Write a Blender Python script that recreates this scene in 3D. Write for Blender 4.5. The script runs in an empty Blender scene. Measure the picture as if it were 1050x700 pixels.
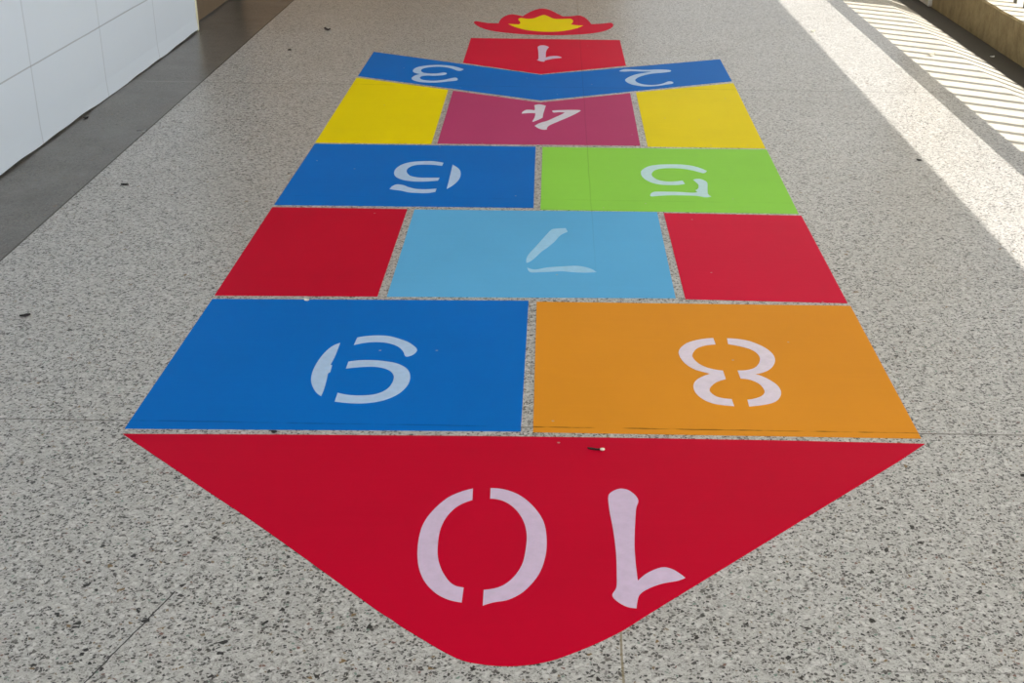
import bpy, bmesh, math, random
from mathutils import Matrix, Vector

# ---------------------------------------------------------------- helpers
SC = bpy.context.scene
COL = SC.collection
random.seed(7)


def link(name, bm, mat, parent=None, loc=(0, 0, 0)):
    """one bmesh (built in world coordinates) -> one mesh object with its origin at loc"""
    bm.normal_update()
    bmesh.ops.translate(bm, verts=bm.verts, vec=Vector((-loc[0], -loc[1], -loc[2])))
    me = bpy.data.meshes.new(name)
    bm.to_mesh(me)
    bm.free()
    o = bpy.data.objects.new(name, me)
    COL.objects.link(o)
    if mat:
        me.materials.append(mat)
    o.location = loc
    if parent:
        o.parent = parent
        o.location = Vector(loc) - parent.location
    return o


def tag(o, label, cat, group=None, kind=None):
    o['label'] = label
    o['category'] = cat
    if group:
        o['group'] = group
    if kind:
        o['kind'] = kind
    return o


def struct(o, label=None, cat=None):
    o['kind'] = 'structure'
    if label:
        o['label'] = label
        o['category'] = cat
    return o


def box(bm, x0, x1, y0, y1, z0, z1, bevel=0.0):
    vs = [bm.verts.new(p) for p in ((x0, y0, z0), (x1, y0, z0), (x1, y1, z0), (x0, y1, z0),
                                    (x0, y0, z1), (x1, y0, z1), (x1, y1, z1), (x0, y1, z1))]
    fs = [bm.faces.new([vs[i] for i in f]) for f in
          ((3, 2, 1, 0), (4, 5, 6, 7), (0, 1, 5, 4), (1, 2, 6, 5), (2, 3, 7, 6), (3, 0, 4, 7))]
    if bevel:
        es = list({e for f in fs for e in f.edges})
        bmesh.ops.bevel(bm, geom=es, offset=bevel, segments=2, affect='EDGES', profile=0.5)
    return bm


def cyl(bm, x, y, z0, z1, r, seg=12):
    ring = [[bm.verts.new((x + r * math.cos(a), y + r * math.sin(a), z))
             for a in (2 * math.pi * k / seg for k in range(seg))] for z in (z0, z1)]
    for k in range(seg):
        bm.faces.new((ring[0][k], ring[0][(k + 1) % seg], ring[1][(k + 1) % seg], ring[1][k]))
    bm.faces.new(ring[0][::-1])
    bm.faces.new(ring[1])


def slab(bm, pts, z0, z1):
    """closed flat coat of paint with a thickness"""
    area = sum(a[0] * b[1] - b[0] * a[1] for a, b in zip(pts, pts[1:] + pts[:1]))
    if area < 0:
        pts = pts[::-1]
    lo = [bm.verts.new((x, y, z0)) for x, y in pts]
    hi = [bm.verts.new((x, y, z1)) for x, y in pts]
    n = len(pts)
    top = bm.faces.new(hi)
    bot = bm.faces.new(lo[::-1])
    for k in range(n):
        bm.faces.new((lo[k], lo[(k + 1) % n], hi[(k + 1) % n], hi[k]))
    bm.normal_update()
    bmesh.ops.triangulate(bm, faces=[top, bot], ngon_method='EAR_CLIP')


# ---------------------------------------------------------------- materials
def srgb(r, g, b):
    f = lambda c: (c / 255 / 12.92) if c / 255 <= .04045 else ((c / 255 + .055) / 1.055) ** 2.4
    return (f(r), f(g), f(b), 1.0)


class NT:
    def __init__(self, name):
        self.m = bpy.data.materials.new(name)
        self.m.use_nodes = True
        self.t = self.m.node_tree
        self.t.nodes.clear()
        self.out = self.n('ShaderNodeOutputMaterial')
        self.b = self.n('ShaderNodeBsdfPrincipled')
        self.l(self.b.outputs[0], self.out.inputs[0])
        g = self.n('ShaderNodeNewGeometry')
        self.pos = g.outputs['Position']
        s = self.n('ShaderNodeSeparateXYZ')
        self.l(self.pos, s.inputs[0])
        self.x, self.y, self.z = s.outputs

    def n(self, t, **k):
        nd = self.t.nodes.new(t)
        for a, v in k.items():
            setattr(nd, a, v)
        return nd

    def l(self, a, b):
        self.t.links.new(a, b)

    def put(self, v, sock):
        if isinstance(v, (int, float, tuple)):
            sock.default_value = v
        else:
            self.l(v, sock)

    def math(self, op, a, b=0.0, c=0.0, clamp=False):
        nd = self.n('ShaderNodeMath', operation=op, use_clamp=clamp)
        for v, s in zip((a, b, c), nd.inputs):
            self.put(v, s)
        return nd.outputs[0]

    def mix(self, fac, a, b, mode='MIX'):
        nd = self.n('ShaderNodeMix', data_type='RGBA', blend_type=mode)
        self.put(fac, nd.inputs['Factor'])
        self.put(a, nd.inputs[6])
        self.put(b, nd.inputs[7])
        return nd.outputs[2]

    def scale(self, v):
        nd = self.n('ShaderNodeMapping')
        self.l(self.pos, nd.inputs['Vector'])
        nd.inputs['Scale'].default_value = v
        return nd.outputs[0]

    def noise(self, sc, det=3.0, rough=.55, vec=None, out=0):
        nd = self.n('ShaderNodeTexNoise')
        self.l(vec if vec is not None else self.pos, nd.inputs['Vector'])
        nd.inputs['Scale'].default_value = sc
        nd.inputs['Detail'].default_value = det
        nd.inputs['Roughness'].default_value = rough
        return nd.outputs[out]

    def vor(self, sc, feat='F1', vec=None):
        nd = self.n('ShaderNodeTexVoronoi', feature=feat, voronoi_dimensions='2D')
        self.l(vec if vec is not None else self.pos, nd.inputs['Vector'])
        nd.inputs['Scale'].default_value = sc
        return nd

    def step(self, v, lo, hi):
        nd = self.n('ShaderNodeMapRange', clamp=True)
        self.put(v, nd.inputs['Value'])
        self.put(lo, nd.inputs['From Min'])
        self.put(hi, nd.inputs['From Max'])
        return nd.outputs[0]

    def line(self, v, at, w):
        """1 inside a line of half width w around v == at"""
        d = self.math('ABSOLUTE', self.math('SUBTRACT', v, at))
        return self.math('SUBTRACT', 1.0, self.step(d, w * .6, w), clamp=True)

    def bump(self, h, strength=.2, dist=.002):
        nd = self.n('ShaderNodeBump')
        nd.inputs['Strength'].default_value = strength
        nd.inputs['Distance'].default_value = dist
        self.l(h, nd.inputs['Height'])
        self.l(nd.outputs[0], self.b.inputs['Normal'])

    def done(self, col, rough=.5, spec=.5):
        self.put(col, self.b.inputs['Base Color'])
        self.put(rough, self.b.inputs['Roughness'])
        self.b.inputs['Specular IOR Level'].default_value = spec
        return self.m


def chips(t, scale, share, edge, seed):
    """angular stone chips: (mask, random value per chip)"""
    sh = t.n('ShaderNodeMapping')
    t.l(t.pos, sh.inputs['Vector'])
    sh.inputs['Location'].default_value = (seed * 3.7, seed * 1.3, 0)
    warp = t.n('ShaderNodeMix', data_type='VECTOR')
    warp.inputs['Factor'].default_value = .006
    t.l(sh.outputs[0], warp.inputs[4])
    t.l(t.noise(60, 1, out=1), warp.inputs[5])
    f1 = t.vor(scale, vec=warp.outputs[1])
    de = t.vor(scale, 'DISTANCE_TO_EDGE', vec=warp.outputs[1])
    sep = t.n('ShaderNodeSeparateColor')
    t.l(f1.outputs['Color'], sep.inputs[0])
    pick = t.math('LESS_THAN', sep.outputs[0], share)
    thr = t.math('MULTIPLY_ADD', sep.outputs[1], edge * 1.5, edge * .5)
    body = t.step(de.outputs['Distance'], thr, t.math('ADD', thr, .06))
    return t.math('MULTIPLY', pick, body), sep.outputs[2]


def joints(t):
    """the divider joints of the terrazzo floor as a mask"""
    yy = t.math('MULTIPLY_ADD', t.x, .008, t.y)
    wob = t.math('MULTIPLY_ADD', t.noise(9, 2), .008, -.004)
    yy = t.math('ADD', yy, wob)
    m = t.line(yy, 2.447, .0032)
    m = t.math('MAXIMUM', m, t.math('MULTIPLY', t.line(yy, 4.026, .003), .35))
    m = t.math('MAXIMUM', m, t.math('MULTIPLY', t.line(yy, 5.625, .006), .6))
    m = t.math('MAXIMUM', m, t.math('MULTIPLY', t.line(yy, 7.22, .006), .15))
    return m, t.line(t.math('MULTIPLY_ADD', t.noise(5, 1), .006, t.x), .119, .0024)


def terrazzo(name, base, dark=1.0, sheen=.33, with_joints=True):
    t = NT(name)
    fine = t.noise(420, 2)
    col = t.mix(t.step(fine, .3, .7), tuple(c * .80 for c in base[:3]) + (1,), tuple(min(1, c * 1.14) for c in base[:3]) + (1,))
    mott = t.noise(75, 3, .6)
    col = t.mix(t.math('MULTIPLY', t.step(mott, .45, .7), .5), col, tuple(c * .62 for c in base[:3]) + (1,))
    # cloudy wear, warm towards one side and green-grey towards the other
    cloud = t.noise(1.6, 4)
    col = t.mix(t.step(cloud, .3, .75), col, t.mix(1.0, col, (.90, .89, .875, 1), 'MULTIPLY'))
    m, r = chips(t, 330, .42, .04, 3)
    col = t.mix(t.math('MULTIPLY', m, .60 * dark), col, t.mix(r, (.09, .085, .08, 1), (.30, .29, .275, 1)))
    m, r = chips(t, 180, .33, .075, 1)
    ramp = t.n('ShaderNodeValToRGB')
    ramp.color_ramp.interpolation = 'CONSTANT'
    e = ramp.color_ramp.elements
    e[0].position, e[0].color = 0, (.018, .017, .016, 1)
    e[1].position, e[1].color = .30, (.055, .052, .05, 1)
    for p, c in ((.6, (.16, .155, .148, 1)), (.90, (.17, .125, .075, 1)), (.94, (.15, .075, .06, 1)), (.965, (.13, .19, .16, 1))):
        k = e.new(p)
        k.color = c
    t.l(r, ramp.inputs[0])
    col = t.mix(t.math('MULTIPLY', m, .95 * dark), col, ramp.outputs[0])
    m2, r2 = chips(t, 118, .085, .11, 5)
    t2 = t.mix(r2, (.015, .015, .014, 1), (.11, .10, .095, 1))
    col = t.mix(t.math('MULTIPLY', m2, .85 * dark), col, t2)
    m4, r4 = chips(t, 92, .022, .13, 11)
    col = t.mix(t.math('MULTIPLY', m4, dark), col, t.mix(t.math('GREATER_THAN', r4, .8), (.010, .009, .009, 1), (.16, .10, .04, 1)))
    m3, r3 = chips(t, 120, .16, .05, 8)
    col = t.mix(t.math('MULTIPLY', m3, .5), col, tuple(min(1, c * 1.3) for c in base[:3]) + (1,))
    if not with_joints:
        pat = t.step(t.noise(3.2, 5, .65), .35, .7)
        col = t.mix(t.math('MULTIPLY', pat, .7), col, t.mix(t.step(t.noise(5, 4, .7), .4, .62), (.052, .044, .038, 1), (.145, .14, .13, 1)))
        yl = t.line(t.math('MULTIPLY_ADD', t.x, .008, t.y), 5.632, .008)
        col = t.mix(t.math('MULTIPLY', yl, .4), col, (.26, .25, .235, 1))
    if with_joints:
        j, jx = joints(t)
        col = t.mix(t.math('MULTIPLY', j, .75), col, (.06, .05, .04, 1))
        col = t.mix(t.math('MULTIPLY', jx, .8), col, (.19, .15, .08, 1))
        # hairline crack near the tip of the arrow
        u = t.math('SUBTRACT', t.math('MULTIPLY_ADD', t.y, -.302, t.x), -1.196)
        u = t.math('ADD', u, t.math('MULTIPLY_ADD', t.noise(40, 2), .006, -.003))
        c = t.math('MULTIPLY', t.line(u, 0.0, .0017), t.math('LESS_THAN', t.y, 1.835))
        c = t.math('MULTIPLY', c, t.math('LESS_THAN', t.x, -.62))
        col = t.mix(c, col, (.012, .011, .01, 1))
        c2 = t.math('MULTIPLY', t.line(t.math('MULTIPLY_ADD', t.noise(20, 2), .01, t.y), 1.648, .0022),
                    t.math('GREATER_THAN', t.x, .5))
        col = t.mix(t.math('MULTIPLY', c2, .45), col, (.10, .095, .09, 1))
    rough = t.math('MULTIPLY_ADD', t.noise(3.0, 4), .12, sheen - .06)
    t.bump(t.noise(160, 2), .06, .001)
    return t.done(col, rough, .34)


def paint(name, rgb, rough=.48, joint=.45, spec=.03):
    t = NT(name)
    base = srgb(*rgb)
    v = t.noise(2.2, 4)
    col = t.mix(t.step(v, .25, .8), tuple(c * .95 for c in base[:3]) + (1,), tuple(min(1, c * 1.05) for c in base[:3]) + (1,))
    stroke = t.noise(7, 4, vec=t.scale((.5, 9, 1)))
    col = t.mix(t.math('MULTIPLY', t.step(stroke, .5, .75), .10), col, tuple(min(1, c * 1.18 + .004) for c in base[:3]) + (1,))
    j, jx = joints(t)
    worn = t.step(t.noise(14, 3), .38, .58)
    col = t.mix(t.math('MULTIPLY', t.math('MULTIPLY', j, worn), joint), col, tuple(c * .25 for c in base[:3]) + (1,))
    col = t.mix(t.math('MULTIPLY', t.math('MULTIPLY', jx, t.step(t.y, 3.2, 4.4)), .30), col, tuple(c * .45 for c in base[:3]) + (1,))
    # tiny chips through the coat
    f = t.vor(7.0)
    s = t.n('ShaderNodeSeparateColor')
    t.l(f.outputs['Color'], s.inputs[0])
    chip = t.math('MULTIPLY', t.math('LESS_THAN', s.outputs[0], .10), t.math('LESS_THAN', f.outputs['Distance'], .022))
    col = t.mix(t.math('MULTIPLY', chip, .6), col, (.42, .36, .33, 1))
    t.bump(t.math('ADD', t.noise(170, 3), t.math('MULTIPLY', t.noise(12, 3, vec=t.scale((.6, 6, 1))), .8)), .12, .0015)
    return t.done(col, rough, spec)


def numeral_paint(name, rgb):
    t = NT(name)
    b = srgb(*rgb)
    col = t.mix(t.step(t.noise(45, 5, .7), .3, .75), tuple(c * .90 for c in b[:3]) + (1,), tuple(min(1, c * 1.06) for c in b[:3]) + (1,))
    t.bump(t.noise(150, 3), .10, .001)
    return t.done(col, .5, .12)


def simple(name, rgb, rough=.6, var=.12, sc=12, spec=.4, bump=.1):
    t = NT(name)
    b = srgb(*rgb)
    col = t.mix(t.step(t.noise(sc, 5, .6), .3, .7), tuple(c * (1 - var) for c in b[:3]) + (1,), tuple(min(1, c * (1 + var)) for c in b[:3]) + (1,))
    t.bump(t.noise(sc * 8, 3), bump, .002)
    return t.done(col, rough, spec)


def wall_white():
    t = NT('white_painted_wall')
    b = srgb(*WALL_RGB)
    col = t.mix(t.step(t.noise(1.2, 4), .3, .75), tuple(c * .97 for c in b[:3]) + (1,), b)
    # joints of the big painted wall tiles: long bed joints and soft upright joints
    zz = t.math('MULTIPLY_ADD', t.noise(4, 2), .004, t.z)
    bed = t.line(t.math('ABSOLUTE', t.math('SUBTRACT', t.math('PINGPONG', zz, .292), .292)), 0.0, .0036)
    bed = t.math('MULTIPLY', bed, t.math('GREATER_THAN', t.z, .1))
    ym = t.math('MODULO', t.math('ADD', t.math('SUBTRACT', t.y, .114 - .3735), 7.47), .747)
    yj = t.line(t.math('MULTIPLY_ADD', t.noise(6, 2), .006, ym), .3765, .006)
    col = t.mix(t.math('MULTIPLY', yj, .34), col, srgb(132, 140, 146))
    col = t.mix(t.math('MULTIPLY', bed, .50), col, srgb(110, 114, 116))
    # scuffs low on the wall
    sc = t.math('MULTIPLY', t.step(t.noise(22, 5, .7), .68, .80), t.math('SUBTRACT', 1.0, t.step(t.z, .0, .14)))
    col = t.mix(t.math('MULTIPLY', sc, .30), col, srgb(120, 118, 110))
    h = t.math('SUBTRACT', t.math('MULTIPLY', t.noise(14, 3), .35), t.math('MAXIMUM', t.math('MULTIPLY', yj, .7), bed))
    t.bump(h, .25, .003)
    return t.done(col, .38)


def concrete_kerb():
    t = NT('weathered_concrete')
    v = t.noise(10, 6, .7, vec=t.scale((1, 1, .8)))
    col = t.mix(t.step(v, .28, .72), srgb(118, 103, 74), srgb(164, 148, 112))
    col = t.mix(t.math('MULTIPLY', t.step(t.noise(28, 5, .7), .55, .75), .35), col, srgb(96, 82, 54))
    t.bump(t.noise(50, 5, .7), .35, .006)
    return t.done(col, .85, .2)


def cement():
    t = NT('smooth_cement_gutter')
    col = t.mix(t.step(t.noise(7, 5), .3, .75), srgb(176, 172, 162), srgb(196, 192, 184))
    # the kerb's shade is painted into the trough as a near-black band
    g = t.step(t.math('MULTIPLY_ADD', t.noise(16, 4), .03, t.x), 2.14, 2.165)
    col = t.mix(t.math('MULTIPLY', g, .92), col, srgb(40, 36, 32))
    t.bump(t.noise(90, 4), .15, .002)
    return t.done(col, .7, .3)


WALL_RGB = (204, 214, 224)
M = dict(
    floor=terrazzo('grey_terrazzo', (.475, .470, .462, 1)),
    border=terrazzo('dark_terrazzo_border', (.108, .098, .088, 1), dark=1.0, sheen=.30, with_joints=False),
    strip=simple('dark_divider', (66, 60, 54), .5),
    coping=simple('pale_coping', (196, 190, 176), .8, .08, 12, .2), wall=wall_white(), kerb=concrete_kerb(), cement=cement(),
    red=paint('crimson_paint', (184, 4, 42)), red2=paint('bright_red_paint', (200, 16, 56)),  # second red is the crimson with reflected light mixed into its colour
    blue=paint('blue_paint', (0, 102, 188)), green=paint('lime_green_paint', (138, 202, 74)),
    sky=paint('light_blue_paint', (90, 166, 214)), orange=paint('orange_paint', (212, 138, 36), joint=.85),
    yellow=paint('yellow_paint', (226, 204, 0)), plum=paint('plum_paint', (174, 60, 106)),
    n_red=numeral_paint('white_over_red', (200, 180, 206)), n_blue=numeral_paint('white_over_blue', (168, 194, 226)),
    n_orange=numeral_paint('white_over_orange', (216, 204, 218)), n_green=numeral_paint('white_over_green', (186, 218, 222)),
    n_plum=numeral_paint('white_over_plum', (206, 204, 216)), n_sky=numeral_paint('white_over_light_blue', (150, 198, 230)),
    scrap=simple('black_leaf', (20, 17, 15), .7), twig=simple('dark_twig', (36, 20, 18), .7),
    straw=simple('dry_straw', (206, 202, 184), .7), grit=simple('pale_grit', (214, 214, 208), .7),
    ceiling=simple('white_ceiling', (226, 224, 216), .8, .03, 2),
    door=simple('brown_door_wood', (96, 78, 54), .35, .12, 5), frame=simple('cream_trim', (206, 202, 172), .5, .05),
    dark=simple('dark_door_frame', (58, 52, 36), .5),
    brownwall=simple('brown_end_wall', (158, 126, 88), .6, .06, 2),
    metal=simple('grey_railing_paint', (92, 90, 82), .45, .05, 20),
    pillar=simple('pale_pillar_paint', (206, 200, 188), .6, .05, 3),
    ground=simple('pale_yard', (206, 202, 192), .9, .08, .5),
    grout=simple('grimy_grout', (74, 76, 68), .9, .2, 40),
)

# ---------------------------------------------------------------- setting
H_CEIL, X_WALL, X_BORDER, X_EDGE = 3.1, -1.88, -1.562, 1.735
Y0, Y1 = -4.0, 15.0

bm = bmesh.new()
box(bm, X_BORDER, X_EDGE, Y0, Y1, -.12, 0)
struct(link('floor', bm, M['floor'], loc=(0, 5, 0)), 'speckled grey terrazzo corridor floor with thin divider joints', 'floor')
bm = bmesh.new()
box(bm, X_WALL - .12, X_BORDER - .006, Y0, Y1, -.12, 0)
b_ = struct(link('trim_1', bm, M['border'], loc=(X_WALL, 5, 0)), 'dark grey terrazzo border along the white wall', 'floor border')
bm = bmesh.new()
box(bm, X_BORDER - .006, X_BORDER, Y0, Y1, -.12, .0002)
struct(link('trim_2', bm, M['strip'], loc=(X_BORDER, 5, 0)), 'thin dark divider strip between border and speckled floor', 'divider strip')

# cement apron: level, then sloping into a shallow trough at the foot of the kerb
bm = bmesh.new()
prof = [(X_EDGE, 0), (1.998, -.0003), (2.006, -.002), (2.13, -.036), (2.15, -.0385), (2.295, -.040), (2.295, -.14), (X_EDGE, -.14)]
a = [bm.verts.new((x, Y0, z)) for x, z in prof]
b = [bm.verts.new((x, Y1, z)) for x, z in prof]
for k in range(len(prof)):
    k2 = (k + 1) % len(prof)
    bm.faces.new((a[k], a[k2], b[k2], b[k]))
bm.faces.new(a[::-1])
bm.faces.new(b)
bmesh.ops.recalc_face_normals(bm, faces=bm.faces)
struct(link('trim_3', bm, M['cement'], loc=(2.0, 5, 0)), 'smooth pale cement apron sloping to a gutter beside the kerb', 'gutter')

# low concrete kerb that carries the railing, with a chipped upper edge
bm = bmesh.new()
KX, KW, KZ = 2.292, .36, .16
ny = 320
rows = []
for i in range(ny + 1):
    y = Y0 + (Y1 - Y0) * i / ny
    w = .0025 * math.sin(y * 9.1) + .002 * math.sin(y * 23.7 + 1) + random.uniform(-.0015, .0015)
    rows.append([bm.verts.new((x, y, z)) for x, z in
                 ((KX, -.14), (KX + w * .4, .05), (KX + w, KZ - .008), (KX + .010 + w, KZ), (KX + KW, KZ), (KX + KW, -.14))])
for r0, r1 in zip(rows, rows[1:]):
    for k in range(6):
        bm.faces.new((r0[k], r0[(k + 1) % 6], r1[(k + 1) % 6], r1[k]))
bm.faces.new(rows[0])
bm.faces.new(rows[-1][::-1])
bmesh.ops.recalc_face_normals(bm, faces=bm.faces)
for f in bm.faces:
    if f.normal.z > .9:
        f.material_index = 1
kb = link('wall_right', bm, M['kerb'], loc=(KX, 5, 0))
kb.data.materials.append(M['coping'])
struct(kb, 'low weathered brown concrete kerb at the open side', 'kerb')

# left wall, its lower edge a little uneven over a grimy grout line
YW = 6.80
bm = bmesh.new()
box(bm, X_WALL - .22, X_WALL - .006, Y0, YW, 0, .05)
struct(link('baseboard_left', bm, M['grout'], loc=(X_WALL, 2, 0)), 'grimy grout line under the white wall', 'grout line')
bm = bmesh.new()
n = 260
pts = []
for i in range(n + 1):
    y = Y0 + (YW - Y0) * i / n
    e = .006 + .003 * math.sin(y * 3.1) + .002 * math.sin(y * 7.7 + .6) + .0015 * math.sin(y * 19.0)
    o = .0015 * math.sin(y * 2.3)
    pts.append((y, max(.002, e), o))
cols = []
for y, e, o in pts:
    cols.append([bm.verts.new(q) for q in ((X_WALL - .2, y, e), (X_WALL + .004 + o, y, e), (X_WALL, y, .07),
                                           (X_WALL, y, H_CEIL), (X_WALL - .2, y, H_CEIL))])
for c0, c1 in zip(cols, cols[1:]):
    for k in range(5):
        bm.faces.new((c0[k], c1[k], c1[(k + 1) % 5], c0[(k + 1) % 5]))
bm.faces.new(cols[0])
bm.faces.new(cols[-1][::-1])
bmesh.ops.recalc_face_normals(bm, faces=bm.faces)
struct(link('wall_left', bm, M['wall'], loc=(X_WALL, 2, 0)), 'white painted wall of large tiles on the left', 'wall')
bm = bmesh.new()
box(bm, X_WALL - .2, X_WALL + .003, YW, YW + .030, 0, H_CEIL, .004)
struct(link('trim_4', bm, M['frame'], loc=(X_WALL, YW, 0)), 'cream corner strip where the white wall ends', 'corner strip')

# door set back a few centimetres behind the wall end
d = bpy.data.objects.new('door_1', None)
COL.objects.link(d)
d.location = (X_WALL - .05, YW + .06, 0)
struct(d, 'dark brown door standing back beside the end of the white wall', 'door')
bm = bmesh.new()
box(bm, X_WALL - .16, X_WALL - .02, YW + .045, YW + .085, 0, 2.15)
box(bm, X_WALL - .16, X_WALL - .02, YW + 1.085, YW + 1.125, 0, 2.15)
box(bm, X_WALL - .16, X_WALL - .02, YW + .085, YW + 1.085, 2.11, 2.15)
link('door_frame', bm, M['dark'], d, (X_WALL - .1, YW + .6, 0))
bm = bmesh.new()
box(bm, X_WALL - .10, X_WALL - .055, YW + .087, YW + 1.083, .008, 2.108, .002)
for z0, z1 in ((.16, .92), (1.06, 1.98)):
    box(bm, X_WALL - .057, X_WALL - .045, YW + .22, YW + .95, z0, z1, .005)
link('door_panel', bm, M['door'], d, (X_WALL - .08, YW + .6, 0))
bm = bmesh.new()
box(bm, X_WALL - .06, X_WALL - .005, YW + .14, YW + .16, 1.0, 1.02, .003)
box(bm, X_WALL - .02, X_WALL - .005, YW + .14, YW + .26, 1.0, 1.02, .003)
link('door_handle', bm, M['metal'], d, (X_WALL - .03, YW + .2, 1.0))
bm = bmesh.new()
box(bm, X_WALL - .2, X_WALL, YW + 1.125, Y1, 0, H_CEIL)
box(bm, X_WALL - .2, X_WALL, YW + .045, YW + 1.125, 2.15, H_CEIL)
struct(link('wall_left_far', bm, M['brownwall'], loc=(X_WALL, 11, 0)), 'brown wall beyond the door', 'wall')
bm = bmesh.new()
box(bm, X_WALL - .2, .75, Y1, Y1 + .2, -.12, H_CEIL)
struct(link('wall_back', bm, M['brownwall'], loc=(0, Y1, 0)), 'brown wall closing the far end of the corridor', 'wall')

bm = bmesh.new()
box(bm, X_WALL - .3, 3.80, Y0, Y1 + .3, H_CEIL, H_CEIL + .15)
struct(link('ceiling', bm, M['ceiling'], loc=(0, 5, H_CEIL)), 'white ceiling slab overhanging the railing', 'ceiling')
bm = bmesh.new()
box(bm, -40, 40, -40, 60, -3.9, -3.7)
struct(link('ground', bm, M['ground'], loc=(0, 0, -3.7)), 'pale yard below the open corridor', 'ground')  # unseen ground, added and kept pale to bounce sun onto the ceiling

bm = bmesh.new()
PY = 8.06
box(bm, 2.268, 2.70, PY, PY + .42, -.036, H_CEIL, .006)
p = struct(link('pillar', bm, M['pillar'], loc=(2.45, PY + .2, -.036)), 'pale square pillar standing on the gutter at the end of the kerb', 'pillar')
bm = bmesh.new()
box(bm, 2.2665, 2.2755, PY - .003, PY + .012, -.034, H_CEIL - .002, .001)
link('corner_bead', bm, M['grit'], p, (2.27, PY, 0))  # narrow pale strip down the pillar's near corner

# ---------------------------------------------------------------- railing on the kerb
XR, ZT = 2.44, .965
rail = bpy.data.objects.new('railing', None)
COL.objects.link(rail)
rail.location = (XR, 4, KZ)
tag(rail, 'grey metal railing with slim upright bars standing on the brown concrete kerb', 'railing')
YE = 7.60
bm = bmesh.new()
box(bm, XR - .036, XR + .036, -1.2, YE + .27, ZT - .03, ZT + .01, .008)
link('top_rail', bm, M['metal'], rail, (XR, 3, ZT))
bm = bmesh.new()
box(bm, XR - .055, XR + .055, YE + .01, YE + .26, KZ - .002, ZT - .03, .006)
link('end_post', bm, M['metal'], rail, (XR, YE + .07, KZ))
bar = None
for k in range(56):
    y = 7.492 - .155 * k
    if bar is None:
        bm = bmesh.new()
        box(bm, XR - .003, XR + .003, y - .0225, y + .0225, KZ - .004, ZT - .029, .001)
        bar = link('baluster', bm, M['metal'], rail, (XR, y, KZ))
        bm = bmesh.new()
        box(bm, XR - .016, XR + .016, y - .026, y + .026, KZ - .001, KZ + .006, .001)
        foot = link('foot_plate', bm, M['metal'], bar, (XR, y, KZ))
    else:
        c = bar.copy()
        COL.objects.link(c)
        c.location = (0, y - rail.location.y, 0)
        f = foot.copy()
        COL.objects.link(f)
        f.parent = c

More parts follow.
